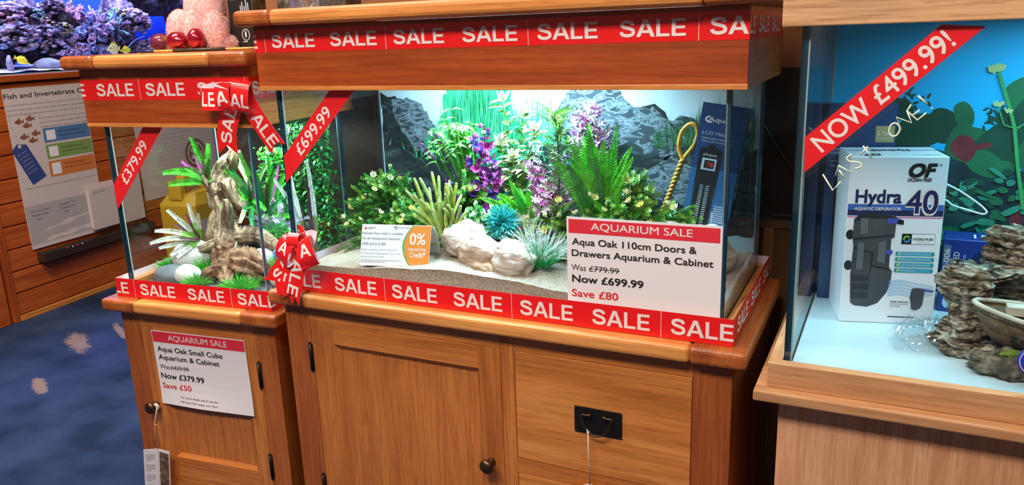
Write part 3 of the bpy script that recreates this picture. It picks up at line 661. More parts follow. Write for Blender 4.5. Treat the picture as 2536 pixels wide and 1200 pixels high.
def sprig(mb, p, d, L, n, ll, lw, mat, rnd, droop=.3, tipm=None, up=.6, k=3):
    C = curve(p, d, L, droop, n, .12, rnd)
    mb.tube(C[::2], .0008, mat, 3, False)
    for i in range(1, n+1):
        tg = (C[i]-C[i-1]).normalized(); a = tg.orthogonal().normalized(); b = tg.cross(a); w0 = rnd.random()*6
        for j in range(k):
            w = w0+j*2*PI/k; e = (a*math.cos(w)+b*math.sin(w)+tg*up).normalized(); l = ll*(1-.45*i/n)*rv(rnd, .8, 1.2); sd = e.cross(tg).normalized()*lw*.5
            q = C[i]; mm = tipm if (tipm and i > n-2) else mat
            mb.add([q, q+e*l*.5-sd, q+e*l, q+e*l*.5+sd], [(0, 1, 2, 3)], mm, False)
def tuft(mb, r, L, n, w, mat, rnd, tip=None, up=.9, droop=.5, base=(0, 0, 0), tipk=.4):
    for i in range(n):
        a = rnd.random()*2*PI; rr = r*math.sqrt(rnd.random()); o = Vector(base)+Vector((rr*math.cos(a), rr*math.sin(a), 0))
        d = Vector((math.cos(a)*rr/r*1.1+rv(rnd, -.25, .25), math.sin(a)*rr/r*1.1+rv(rnd, -.25, .25), up)).normalized(); l = L*rv(rnd, .6, 1.1)
        C = curve(o, d, l, droop*rnd.random(), 5); sd = d.cross(Vector((rv(rnd, -1, 1), rv(rnd, -1, 1), .2))).normalized()*w*.5
        vs = []
        for k, q in enumerate(C): f = 1-.8*(k/5)**1.5; vs += [q-sd*f, q+sd*f]
        fs = [(2*k, 2*k+1, 2*k+3, 2*k+2) for k in range(5)]; nt = 5-int(5*tipk)
        if tip: mb.add(vs, fs[:nt], mat, True); mb.add(vs, fs[nt:], tip, True)
        else: mb.add(vs, fs, mat, True)
def daisy(r, m1, m2, rnd):
    mb = MB()
    for k in range(11):
        a = 2*PI*k/11; e = Vector((math.cos(a), math.sin(a), .75)).normalized(); mb.leaf(e*.002, e, (0, 0, 1), r*rv(rnd, .85, 1.1), r*.30, -.2, m1, 3)
    for k in range(7):
        a = 2*PI*k/7+.3; e = Vector((math.cos(a)*.5, math.sin(a)*.5, .9)).normalized(); mb.leaf(e*.002, e, (0, 0, 1), r*.75, r*.26, -.2, m2, 3)
    return mb
def pl(name, label, cat, fr, base, group=None): return thing(name, label, cat, fr, base, 0, group)

# ------------------------------------------------------------------ sand and stones of the large tank
PR = [(-.02, .040), (.02, .0445), (.064, .0562), (.145, .0575), (.30, .0707), (.404, .0771), (.54, .0711), (.684, .0588), (.8, .052), (1.02, .052)]
def prof_z(x):
    for (a, za), (b, zb) in zip(PR, PR[1:]):
        if a <= x <= b: t = (x-a)/(b-a); t = t*t*(3-2*t); return za+(zb-za)*t
    return .055
def sand_z(x, y):
    t = min(1, max(0, (y-.02)/.25)); e = min(1, max(0, (x-.01)/.16)); return prof_z(x)*(1-t)+(.046+(.024+.016*math.exp(-((x-.48)/.25)**2))*e)*t+.004*noise.noise(Vector((x*14, y*14, 0)))*min(1, y/.05)+.0012*noise.noise(Vector((x*60, y*60, 3)))
sandm = nmat('pale_sand', [(.18, .118, .075), (.35, .25, .18), (.50, .39, .31)], 420, .9, .6, detail=3, spec=.2, bd=.0015)
mb = MB(); x0, x1, y0, y1 = .0082, .9918, .0082, .386
mb.grid(150, 50, lambda a, b: (x0+(x1-x0)*a, y0+(y1-y0)*b, sand_z(x0+(x1-x0)*a, y0+(y1-y0)*b)), sandm)
mb.grid(150, 1, lambda a, b: (x0+(x1-x0)*a, y0, .0098+(sand_z(x0+(x1-x0)*a, y0)-.0098)*b), sandm, False)
mb.grid(50, 1, lambda a, b: (x1, y0+(y1-y0)*a, .0098+(sand_z(x1, y0+(y1-y0)*a)-.0098)*b), sandm, False)
mb.grid(50, 1, lambda a, b: (x0, y1+(y0-y1)*a, .0098+(sand_z(x0, y1+(y0-y1)*a)-.0098)*b), sandm, False)
mb.grid(150, 1, lambda a, b: (x1+(x0-x1)*a, y1, .0098+(sand_z(x1+(x0-x1)*a, y1)-.0098)*b), sandm, False)
mb.add([(x0, y0, .0098), (x1, y0, .0098), (x1, y1, .0098), (x0, y1, .0098)], [(3, 2, 1, 0)], sandm)
mb.single('sand', 'bed of pale sand sloping up in the large planted aquarium', 'sand', 'M', (.5, .2, .0098), kind='stuff')
stone_b = nmat('rough_beige_stone', [(.32, .19, .125), (.56, .39, .29), (.72, .57, .47)], 26, .85, .8, stretch=(1, 1, 2.5), detail=8, dist=1.2, spec=.2, bd=.006)
stone_c = nmat('cream_stone', [(.38, .26, .19), (.64, .49, .41), (.76, .64, .57)], 18, .85, .8, stretch=(1, 1, 3), detail=8, dist=1.5, spec=.2, bd=.006)
def rock(name, label, fr, c, r, mat, seed, amp=.18, fq=1.6, sub=4, group=None, rotz=0, sink=.25, cat='rock', ledge=0):
    b = (c[0], c[1], c[2]-r[2]*(1-sink)); mb = MB(); cs, sn = math.cos(rotz), math.sin(rotz)
    def fn(d):
        k = 1
        if ledge: k += ledge*math.sin((d.z+.25*noise.noise(d*2+Vector((seed, 0, 0))))*22)
        return k
    mb.ico((0, 0, 0), r, mat, sub, amp, fq, seed, fn)
    mb.v = [Vector((b[0]+cs*q.x-sn*q.y, b[1]+sn*q.x+cs*q.y, c[2]+q.z)) for q in mb.v]
    return mb.single(name, label, cat, fr, b, group)
rock('rock', 'egg shaped cream rock behind the tent card, nearest the teal ball plant', 'M', (.395, .135, .112), (.058, .045, .044), stone_c, 1, .22, 1.7, rotz=.2, ledge=.012)
rock('rock', 'blocky sandy rock in front of the egg shaped cream rock', 'M', (.452, .085, .100), (.055, .036, .042), stone_b, 2, .25, 1.5, rotz=-.2, ledge=.01)
rock('rock', 'ridged pale rock sloping down to the sand beside the white tipped grass', 'M', (.535, .075, .090), (.058, .040, .045), stone_c, 3, .22, 1.6, rotz=-.5, ledge=.02)
rock('rock', 'small rusty stone low in front of the blocky sandy rock', 'M', (.478, .052, .075), (.030, .020, .019), nmat('rusty_stone', [(.36, .2, .11), (.52, .34, .22)], 30, .9, .6), 4, .22, 1.7)
rock('rock', 'tall grey beige rock behind the teal ball plant', 'M', (.522, .235, .135), (.062, .04, .055), stone_b, 5, .22, 1.5, rotz=.3)
rock('rock', 'small grey rock behind the egg shaped cream rock', 'M', (.345, .19, .098), (.035, .03, .032), stone_b, 6, .2, 1.8)
peb = nmat('white_pebble', [(.62, .60, .57), (.80, .79, .77)], 9, .5, .15)
for i, (x, y, z, r) in enumerate([(.852, .185, .160, .020), (.936, .180, .158, .021)]):
    rock('pebble', ['white pebble at the foot of the twisted net handle', 'white pebble before the blue heater box, by the end glass'][i], 'M', (x, y, z), (r*1.25, r, r*.9), peb, 20+i, .06, 1.2, 3, 'white pebbles behind the sale sign', sink=.4, cat='pebble')
rock('rock', 'beige rock behind the sale sign, under the white pebbles and the heater box', 'M', (.89, .22, .100), (.088, .06, .054), stone_b, 31, .12, 1.5)

# ------------------------------------------------------------------ plants of the large tank
R = random.Random(11)
# tall strap plant with white-edged drooping leaves
B = (.330, .275, .078); p = pl('strap_plant', 'tall bright green strap leaved plant with pale drooping tips at the back', 'plastic plant', 'M', B); mb = MB(); ml = MB()
for i in range(74):
    tx = rv(R, -.105, .020); tz = .335-abs(tx+.03)*.75+rv(R, -.05, .02); d = Vector((tx*.8, rv(R, -.25, .1)*.3, tz)).normalized(); L = Vector((tx, 0, tz)).length*rv(R, .8, 1)
    C = curve((rv(R, -.012, .012), rv(R, -.01, .01), .02), d, L*.86, .25+abs(tx)*2, 10)
    sd = Vector((1, R.random()-.5, 0)).normalized()*.0022; vs = []
    for q in C: vs += [q-sd, q+sd]
    mb.add(vs, [(2*k, 2*k+1, 2*k+3, 2*k+2) for k in range(10)], R.choice([g_bright, g_lime, g_bright]), True)
    for _ in range(2):
        a = R.random()*2*PI; ml.leaf(C[-1], (math.cos(a), math.sin(a)*.6-.3, .35), (0, -.3, 1), rv(R, .020, .032), .0105, .75, R.choice([g_lime, g_lime, g_bright]), 5, g_pale if R.random() < .6 else None, tipn=2)
for i in range(14):
    a = rv(R, -1, 1); ml.leaf((rv(R, -.03, .05), -.01, rv(R, .05, .16)), (a, -.5, .7), (0, -1, .4), rv(R, .05, .09), .013, .6, g_bright, 6)

mb.build('stems', p); ml.build('leaves', p)
# purple orchid spikes
B = (.398, .235, .080); p = pl('orchid_plant', 'purple orchid like plant hung with glossy blossoms in the middle', 'plastic plant', 'M', B); st = MB(); bl = MB()
for (bx, by, tx, tz, k) in [(-.008, 0, -.024, .262, 74), (.012, -.004, .024, .215, 66), (.0, .012, .000, .285, 40)]:
    C = spline([(bx, by, 0), (bx*1.2+tx*.3, by-.01, tz*.5), (tx, by-.012, tz)], 12); st.tube(C, .0016, stemb, 5)
    for i in range(k):
        t = .12+.88*i/k; q = C[int(t*(len(C)-1))]; a = R.random()*2*PI; e = Vector((math.cos(a), math.sin(a), rv(R, -.3, .5))).normalized()
        up = t > .84; rr = .010 if up else .0155*rv(R, .7, 1.15); cc = q+e*(.005 if up else rv(R, .008, .015))
        m = R.choice([purple, purple, violet, magenta]) if t > .45 else R.choice([violet, violet, purple])
        for j in range(2 if up else 4):
            w = 2*PI*j/4+R.random(); u = e.orthogonal().normalized(); v = e.cross(u); f = (u*math.cos(w)+v*math.sin(w)+e*.35).normalized()
            bl.leaf(cc, f, e, rr, rr*.95, -.55, m, 4, prof=.9, fold=.35)
st.build('stems', p); bl.build('blossoms', p)
# salvia-like spikes
B = (.355, .232, .080); p = pl('spike_plant', 'plant with three thin blue and magenta flower spikes leaning outward', 'plastic plant', 'M', B); st = MB(); bl = MB()
for tip, n0 in (((-.124, -.005, .236), .30), ((-.088, .0, .262), .40), ((-.012, -.05, .125), .6)):
    C = spline([(0, 0, 0), (tip[0]*.30, tip[1], tip[2]*.50), tip], 16); st.tube(C, .0014, g_dark, 5)
    bl = MB()
    for i in range(300):
        t = n0+(1-n0)*R.random(); q = C[min(len(C)-1, int(t*(len(C)-1)))]; e = sph(R); r = .0090*(1.25-t*.75); m = magenta if t > .80 and R.random() < .75 else (R.choice([blue, violet, blue, magenta]))
        bl.leaf(q+e*.002, e, sph(R), r*1.15, .0046, .2, m, 2)
    bl.build('flower_spike', p)
for i in range(10):
    st.leaf((0, 0, .01), (rv(R, -1, .3), rv(R, -.5, .1), .9), (0, -1, .3), rv(R, .10, .16), .010, .5, R.choice([g_dark, g_deep]), 7)
st.build('stems', p)
# cream variegated plant
B = (.452, .295, .080); p = pl('variegated_plant', 'tall cream and lime variegated leafy plant under the bright lamp', 'plastic plant', 'M', B); st = MB(); lv = MB()
for tip in ((-.030, -.005, .33), (.052, -.01, .262), (.012, .01, .30), (-.034, -.02, .23), (.030, -.03, .175), (.004, -.03, .20)):
    C = spline([(0, 0, 0), (tip[0]*.35, tip[1], tip[2]*.55), tip], 14); st.tube(C, .0016, g_lime, 5); m = len(C)
    for i in range(int(m*.28), m, 2):
        for _ in range(4):
            a = R.random()*2*PI; e = Vector((math.cos(a), math.sin(a), rv(R, .1, .9))).normalized(); mm = R.choice([cream, creamw, cream, g_lime, g_emer, cream]); lv.leaf(C[i], e, (0, -.3, 1), rv(R, .028, .046), .0155, .35, mm, 4, creamw if mm is g_lime else None, .75, .3, 2)
    for k in range(5):
        a = 2*PI*k/5; lv.leaf(C[-1], (math.cos(a)*.6, math.sin(a)*.6, 1), (0, -1, 0), .032, .011, .2, creamw, 4)
st.build('stems', p); lv.build('leaves', p)
# olive finger plant
B = (.325, .160, .088); p = pl('finger_plant', 'clump of olive green finger shaped tubes in the yellow flowered bush', 'plastic plant', 'M', B); st = MB()
for i in range(34):
    x = rv(R, -.085, .060); z = .158-abs(x+.03)*.5+rv(R, -.07, .02); C = spline([(x*.12, 0, 0), (x*.6, rv(R, -.02, .01), z*.55), (x, rv(R, -.05, .02), z)], 5); m = R.choice([g_olive, g_olivp, g_olive]); n = len(C)
    st.tube(C, [.0043*(.55+.5*k/n) for k in range(n-1)]+[.0028], m, 7); st.ico(C[-1], .0038, g_olivp, 1, 0)
for x, z, a in ((-.06, .02, 2.9), (.02, -.005, 3.9), (-.02, .03, 3.3)): st.leaf((x*.3, -.035, z+.02), (math.cos(a), -.5, -.1), (0, -.4, 1), .055, .012, .2, g_olivp, 5)
st.build('fingers', p)
# mossy flowered bushes
def bush(name, label, B, shape, n, flowers, seed, group, mats, small=1):
    r = random.Random(seed); p = pl(name, label, 'plastic plant', 'M', B); mb = MB()
    for i in range(n):
        q = Vector(shape(r)); d = (q+Vector((0, -.04, .03))).normalized(); L = min(q.length, .05); o = q-d*L*.6
        sprig(mb, o, (d+sph(r)*.45).normalized(), L*.85*rv(r, .7, 1.2), 11, .0125*small, .0038, r.choice(mats), r, .4, r.choice([None, g_moss2]), .5, 4)
    mb.build('foliage', p); proto = None
    for k, (x, y, z) in enumerate(flowers):
        if proto is None or k in (1, 2): 
            o = daisy(.0125, *[(yel, yelp), (yelp, creamw), (yelp, yel)][k % 3], r).build('flower', p)
            if k < 3: proto = (proto or [])+[o]
        else: o = r.choice(proto).copy(); COL.objects.link(o); o.parent = p
        o.location = Vector((x, y, z))-Vector(B); o.rotation_euler = (rv(r, .3, 1.1), rv(r, -.7, .5), r.random()*6)
        s = rv(r, .85, 1.15); o.scale = (s, s, s)
def shL(r):
    while 1:
        x = rv(r, -.20, .21); z = rv(r, -.02, .165); top = .165*math.exp(-((x+.085)/.075)**2)+.105*math.exp(-((x-.10)/.13)**2)+.075*math.exp(-((x+.17)/.05)**2)+.085*math.exp(-((x-.17)/.06)**2)
        if z < top and z < .10+(x+.25)*.55: return (x, rv(r, -.095, .03)*(1-z/.26), z)
bush('flowered_bush', 'mossy green bush with cream yellow flowers at the near end of the planting', (.215, .235, .075), shL, 780,
     [(.027, .19, .166), (.105, .195, .238), (.133, .175, .212), (.122, .170, .205), (.150, .20, .232), (.088, .165, .182), (.050, .155, .160), (.146, .150, .154), (.085, .15, .133), (.043, .15, .135), (.055, .145, .120), (.178, .15, .160), (.215, .145, .150), (.190, .14, .118), (.247, .14, .172), (.218, .14, .138), (.130, .13, .108), (.235, .13, .105), (.375, .19, .212), (.33, .15, .118), (.175, .205, .228)], 5, None, [g_moss, g_moss, g_mid, g_moss2])
def shR(r):
    while 1:
        x = rv(r, -.20, .185); z = rv(r, -.01, .19); top = .10+.10*math.exp(-((x-.045)/.06)**2)+.025*math.exp(-((x-.15)/.04)**2)
        if z < top: return (x, rv(r, -.07, .03)*(1-z/.25), z)
bush('flowered_bush', 'mossy green bush with yellow flowers behind the sale sign', (.715, .215, .075), shR, 760,
     [(.606, .17, .206), (.552, .16, .180), (.574, .155, .176), (.622, .15, .180), (.653, .155, .184), (.677, .17, .222), (.691, .165, .220), (.754, .19, .256), (.763, .17, .232), (.794, .165, .208), (.850, .16, .216), (.867, .155, .210), (.714, .15, .196), (.820, .14, .175), (.772, .16, .216), (.56, .14, .145), (.59, .13, .150), (.545, .14, .128), (.70, .13, .165)], 6, None, [g_moss, g_moss2, g_moss2, g_mid])
# ferns
def fern(label, fr, B, L, n, spread, lean, seed, mat, ll=.016, droop=.8, tip=None, name='fern', cat='plastic plant', lo=.6, tips=0, y=(-.5, .2), ln=24):
    r = random.Random(seed); p = pl(name, label, cat, fr, B); mb = MB()
    for i in range(n):
        a = lean+spread*(2*i/(n-1)-1)+rv(r, -.1, .1); l = L*rv(r, lo, 1.05)
        frond(mb, (rv(r, -.01, .01), rv(r, -.01, .01), 0), (math.sin(a), rv(r, *y), math.cos(a)), l, droop*rv(r, .3, 1), int(l/.0042) if ln is None else ln, ll*rv(r, .8, 1.1), .0060, mat if not isinstance(mat, list) else r.choice(mat), tip, tips, rnd=r)
    mb.build('fronds', p); return p
fern('low bright green fern arching over the rock behind the teal ball', 'M', (.512, .225, .130), .125, 32, 1.15, -.45, 7, [g_fern, g_fern, g_bright], .015, 1.0)
fern('tall upright bright green fern behind the sale sign', 'M', (.682, .235, .130), .235, 46, .30, -.02, 8, [g_fern, g_fern, g_mid], .017, .35, lo=.55, ln=34)
fern('small green fern low at the side of the tall upright fern', 'M', (.735, .215, .13), .13, 7, .5, .1, 9, [g_fern], .012, .4)
fern('small mid green fern against the backdrop near the side glass', 'M', (.055, .345, .13), .12, 12, .7, .1, 10, [g_mid, g_bright], .013, .8)
# feathery dark branch plant
B = (.596, .192, .105); p = pl('feathery_plant', 'tall dark stemmed feathery plant like a pine branch in the middle', 'plastic plant', 'M', B); st = MB(); lv = MB(); r = random.Random(12)
C = spline([(0, 0, 0), (.006, -.005, .12), (.003, 0, .24), (-.006, 0, .285)], 14); st.tube(C, .0018, stemb, 6)
for i in range(4, len(C), 1):
    for _ in range(2):
        a = R.random()*2*PI; t = i/len(C); sprig(lv, C[i], (math.cos(a)*1.0, math.sin(a)*.5, .9), rv(r, .035, .085)*(1.15-.55*t), 12, .010, .0022, r.choice([g_moss, g_mid, g_dark, g_moss2] if t < .55 else [g_moss2, g_lime, g_moss, g_moss2]), r, .5, None, .6, 3)
st.build('stem', p); lv.build('foliage', p)
# pink blossom plants
def blossoms(label, B, stems, n, seed, mats, size, t0=.3):
    r = random.Random(seed); p = pl('blossom_plant', label, 'plastic plant', 'M', B); st = MB(); bl = MB()
    for tip in stems:
        C = spline([(0, 0, 0), (tip[0]*.4, tip[1]*.5, tip[2]*.55), tip], 12); st.tube(C, .0014, stemb, 5)
        for i in range(n):
            t = t0+(1-t0)*r.random(); q = C[min(len(C)-1, int(t*(len(C)-1)))]; e = sph(r, .1); c = q+e*rv(r, .006, .024); m = r.choice(mats)
            for j in range(5):
                w = 2*PI*j/5; u = e.orthogonal().normalized(); v = e.cross(u); bl.leaf(c, (u*math.cos(w)+v*math.sin(w)+e*.5).normalized(), e, size*rv(r, .8, 1.2), size*.42, .1, m, 2)
    st.build('stems', p); bl.build('blossoms', p)
blossoms('tall pale pink blossom plant against the bright backdrop behind the fern', (.655, .325, .080), [(-.055, -.01, .30), (-.028, 0, .315), (-.070, -.01, .25), (-.01, .01, .27)], 85, 13, [pinkw, pink, pinkw, pink, magenta], .014, .5)
blossoms('low magenta and white blossom plant beside the feathery plant', (.585, .215, .085), [(-.055, -.02, .200), (-.036, -.03, .120), (-.01, .01, .215), (.035, .0, .14), (-.045, -.02, .16)], 70, 14, [magenta, pink, pinkw, magenta, pink], .012, .25)
# trailing variegated plant
B = (.420, .185, .085); p = pl('trailing_plant', 'small trailing plant with pale edged round leaves under the orchid blossoms', 'plastic plant', 'M', B); st = MB(); lv = MB(); r = random.Random(15)
for i in range(9):
    a = rv(r, -2.6, -.4); C = spline([(0, 0, .01), (math.cos(a)*.02, math.sin(a)*.02, .07), (math.cos(a)*.05, math.sin(a)*.035-.01, rv(r, .05, .11))], 6); st.tube(C, .001, g_mid, 4)
    for q in C[6::2]:
        for _ in range(2): lv.leaf(q, sph(r, .2), (0, -1, .5), rv(r, .016, .024), .013, .3, g_mid, 4, g_pale, .8, .3, 2)
st.build('stems', p); lv.build('leaves', p)
# teal ball, white wisps, white tipped grass
B = (.478, .150, .120); p = pl('ball_plant', 'round teal ball plant of wiry strands on the rocks', 'plastic plant', 'M', B); mb = MB(); r = random.Random(16)
for i in range(900):
    e = sph(r); L = .042*rv(r, .6, 1.12); C = curve((0, 0, .036), e, L, rv(r, -.4, .6), 6, .35, r); sd = sph(r)*.0011; vs = []
    for q in C: vs += [q-sd, q+sd]
    mb.add(vs, [(2*k, 2*k+1, 2*k+3, 2*k+2) for k in range(6)], teal, True)
mb.build('strands', p)
B = (.545, .155, .100); p = pl('wispy_plant', 'thin white wispy plant between the teal ball and the yellow flowered bush', 'plastic plant', 'M', B); mb = MB(); r = random.Random(17)
for i in range(22): a = rv(r, -1.1, 1.1); sprig(mb, (0, 0, 0), (math.sin(a), rv(r, -.6, .1), math.cos(a)), rv(r, .05, .09), 12, .008, .0017, r.choice([wtip, wtip, g_olivp]), r, .4, None, .7, 3)
mb.build('strands', p)
B = (.590, .098, .078); p = pl('grass_plant', 'green spiky grass clump with white tips on the sand beside the ridged rock', 'plastic plant', 'M', B); mb = MB(); r = random.Random(18)
tuft(mb, .022, .088, 420, .0016, g_emer, r, wtip, 1.0, .5, tipk=.45)
for i in range(26): a = rv(r, -1.2, 1.2); sprig(mb, (0, 0, .01), (math.sin(a), rv(r, -.6, .3), math.cos(a)), rv(r, .06, .095), 12, .006, .0014, wtip, r, .3, None, .8, 3)
mb.build('blades', p)

# ------------------------------------------------------------------ printed backdrop of the large tank
def rockpoly(pts, seed, amp=.006):
    r = random.Random(seed); out = []
    for (a, b), (c, d) in zip(pts, pts[1:]+pts[:1]):
        n = max(1, int(math.hypot(c-a, d-b)/.012))
        for i in range(n): out.append((a+(c-a)*i/n+rv(r, -amp, amp), b+(d-b)*i/n+rv(r, -amp, amp)))
    return out
bd_white = pmat('backdrop_mist', (.56, .63, .66), .6)
def crag(name, lo, hi, sc):
    m = nmat(name, [lo, lo, hi, lo, hi, (.02, .03, .035)], sc, .6, 0, (1, 1, 2.6), 12, .9, pos=[.0, .44, .475, .51, .57, .66]); return m
bd_rock = crag('backdrop_crag', (.035, .045, .055), (.25, .29, .31), 26); bd_rock2 = nmat('backdrop_dark_crag', [(.006, .010, .012), (.022, .034, .034), (.10, .14, .13)], 24, .6, 0, (1, 1, 2.2), 11, .8, pos=[.44, .58, .72])
bd_green = nmat('backdrop_weed', [(.015, .22, .10), (.04, .38, .17), (.18, .62, .38)], 30, .6, 0, (2.5, 1, .35), 6, .6); bd_green2 = nmat('backdrop_weed_dark', [(.015, .08, .03), (.06, .20, .06)], 40, .6, 0, (2.5, 1, .3), 6)
mb = MB(); f = front(0, .3868, 0); a = Art()
mb.prism([(.0085, .012), (.9915, .012), (.9915, .458), (.0085, .458)], front(0, .3868, 0), -.0004, 0, bd_white)
r = random.Random(3)
a.poly(rockpoly([(.0095, .10), (.9905, .10), (.9905, .30), (.80, .31), (.66, .26), (.50, .30), (.30, .22), (.18, .27), (.0095, .33)], 5), bd_rock2, 1)
a.poly(rockpoly([(.0095, .16), (.16, .14), (.20, .24), (.19, .30), (.172, .340), (.133, .386), (.084, .404), (.03, .415), (.0095, .42)], 1), bd_rock2, 3)
a.poly(rockpoly([(.10, .28), (.175, .25), (.19, .31), (.172, .348), (.133, .392), (.08, .410), (.045, .405), (.05, .355), (.08, .315)], 2), bd_rock, 4)
a.poly(rockpoly([(.51, .33), (.525, .40), (.545, .424), (.60, .440), (.665, .435), (.700, .392), (.758, .394), (.80, .355), (.83, .31), (.845, .25), (.80, .16), (.68, .17), (.58, .20), (.52, .26)], 3), bd_rock2, 3)
a.poly(rockpoly([(.515, .35), (.525, .40), (.545, .424), (.60, .440), (.665, .435), (.698, .392), (.758, .392), (.80, .352), (.825, .31), (.79, .27), (.74, .285), (.70, .31), (.655, .30), (.615, .335), (.56, .325)], 4), bd_rock, 4)
a.poly(rockpoly([(.79, .355), (.82, .372), (.85, .365), (.87, .345), (.83, .335)], 6, .003), bd_rock, 4)
a.poly(rockpoly([(.70, .18), (.84, .17), (.87, .24), (.80, .28), (.73, .24)], 8), bd_rock, 4)
a.poly(rockpoly([(.175, .24), (.44, .24), (.435, .33), (.405, .365), (.40, .45), (.215, .452), (.205, .40), (.185, .33)], 12, .008), bd_green, 2)
for i in range(420):
    x = r.gauss(.30, .075); l = rv(r, .07, .20)*math.exp(-((x-.30)/.12)**2); z0 = rv(r, .24, .30); t = rv(r, -.02, .02); a.poly([(x-.0025, z0), (x+.0025, z0), (x+t, z0+l+.02)], r.choice([bd_green, bd_green, g_emer]), 4.5+.1*i)
for i in range(110):
    x = r.gauss(.455, .03); l = rv(r, .03, .11); t = rv(r, -.02, .02); a.poly([(x-.002, .30), (x+.002, .30), (x+t, .32+l)], bd_green, 4.5+.1*i)
for i in range(240):
    x = rv(r, .76, .985); l = rv(r, .04, .12)*min(1, (x-.72)/.2); z0 = rv(r, .29, .33); t = rv(r, -.012, .012); a.poly([(x-.0014, z0), (x+.0014, z0), (x+t, z0+l)], bd_green2, 4.55+.1*i)
a.lay(mb, f, .00012)
mb.single('backdrop_poster', 'printed underwater backdrop of grey crags and weed inside the large planted aquarium', 'poster', 'M', (.5, .387, .012))

# ------------------------------------------------------------------ things standing in the large tank
tc = thing('tent_card', 'folded tent card advertising interest free credit on the sand', 'card', 'M', (.262, .028, .0665)); ang = .20
TW, TH = .166, .093
fa = plane_fn((-.083, -.012, 0), (1, .14, 0), (0, .30, 1)); mb = MB()
ux = Vector((1, .14, 0)).normalized(); vb = Vector((0, .30, 1)).normalized(); o = Vector((-.083, -.012, 0)); top = o+vb*TH; back = o+Vector((-.012, .088, .003))
th = .0007
mb.prism([(0, 0), (TW, 0), (TW, TH), (0, TH)], fa, -th, 0, paper2)
def quad(a, b, c, d, m): n = (b-a).cross(d-a).normalized()*th; mb.add([a, b, c, d, a-n, b-n, c-n, d-n], [(0, 1, 2, 3), (7, 6, 5, 4), (0, 4, 5, 1), (1, 5, 6, 2), (2, 6, 7, 3), (3, 7, 4, 0)], m)
nb = 8; pp = []
for i in range(nb+1):
    t = i/nb; q = top.lerp(back, t); q = q+Vector((0, .5, .6)).normalized()*.012*math.sin(PI*t); pp.append(q)
for i in range(nb): quad(pp[i]+ux*TW, pp[i], pp[i+1], pp[i+1]+ux*TW, paper2)
quad(o+ux*TW, o+Vector((0, .001, .001)), back, back+ux*TW, paper2)
orange = pmat('print_orange', (.78, .25, .035), .4); grn = pmat('print_green', (.13, .36, .12), .4)
a = Art(); pts = []; pg = []
for i in range(13):
    t = i/12; v = TH*(1-t); x = TW*(.636+.115*(2*t-1)**2*(.95 if t > .5 else 1.05)); pts.append((x, v)); pg.append((x-.0055*(1-abs(2*t-1)*.4), v))
a.poly(pts+[(TW, 0), (TW, TH)], orange, 1); a.poly(pg+pts[::-1], grn, 1)
a.text('0%', TW*.705, TH*.54, TH*.265, white, width=TW*.225, bold=.015); a.text('Interest Free', TW*.695, TH*.385, TH*.085, white, width=TW*.25, bold=.02); a.text('Credit*', TW*.715, TH*.235, TH*.12, white, width=TW*.225, bold=.025)
for t, y, w_ in (('Interest free credit is available', .765, .592), ('for all transactions between', .64, .552), ('£500 and £15,000.', .505, .36)): a.text(t, TW*.015, TH*y, TH*.062, inkg, width=TW*w_)
for t, y, w_ in (('Subject to approval, a nominal deposit and', .375, .525), ('10 monthly direct debit payments, you can take', .285, .58), ('your purchase home today!', .205, .34)): a.text(t, TW*.012, TH*y, TH*.043, inkl, width=TW*w_)
a.greek(TW*.015, TH*.125, TW*.6, TH*.085, 2, inkl, 2); a.text('Close Brothers', TW*.52, TH*.925, TH*.04, inkg, width=TW*.19); a.ring(TW*.492, TH*.94, .0036, .0036, .0014, ink, 2)
a.rect(TW*.04, TH*.895, TW*.075, TH*.93, inkred, 2); a.greek(TW*.09, TH*.925, TW*.12, TH*.06, 2, inkg, 4)
a.lay(mb, fa); mb.build('folded_card', tc)
tc.rotation_euler[2] += .07

rope = nmat('yellow_rope', [(.62, .26, .02), (.95, .50, .06)], 40, .4, .1)
nt_ = thing('net_handle', 'yellow twisted wire net handle with a loop, leaning against the backdrop', 'net handle', 'M', (.793, .30, .080)); mb = MB()
p0 = Vector((.775, .300, .085)); p1 = Vector((.846, .302, .289)); d = (p1-p0)
for ph in (0, PI):
    pts = []
    for i in range(121):
        t = i/120; a = t*2*PI*11+ph; pts.append(p0+d*t+Vector((math.cos(a)*.0034, math.sin(a)*.0034, -math.cos(a)*.001)))
    mb.tube(pts, .0036, rope, 7)
mb.part('twisted_shaft', nt_)
lp = spline([(.846, .302, .287), (.837, .302, .312), (.841, .302, .343), (.856, .303, .362), (.870, .303, .362), (.8765, .303, .345), (.870, .302, .320), (.855, .302, .300), (.847, .302, .289)], 8)
MB().tube(lp, .0046, rope, 9).part('loop', nt_)

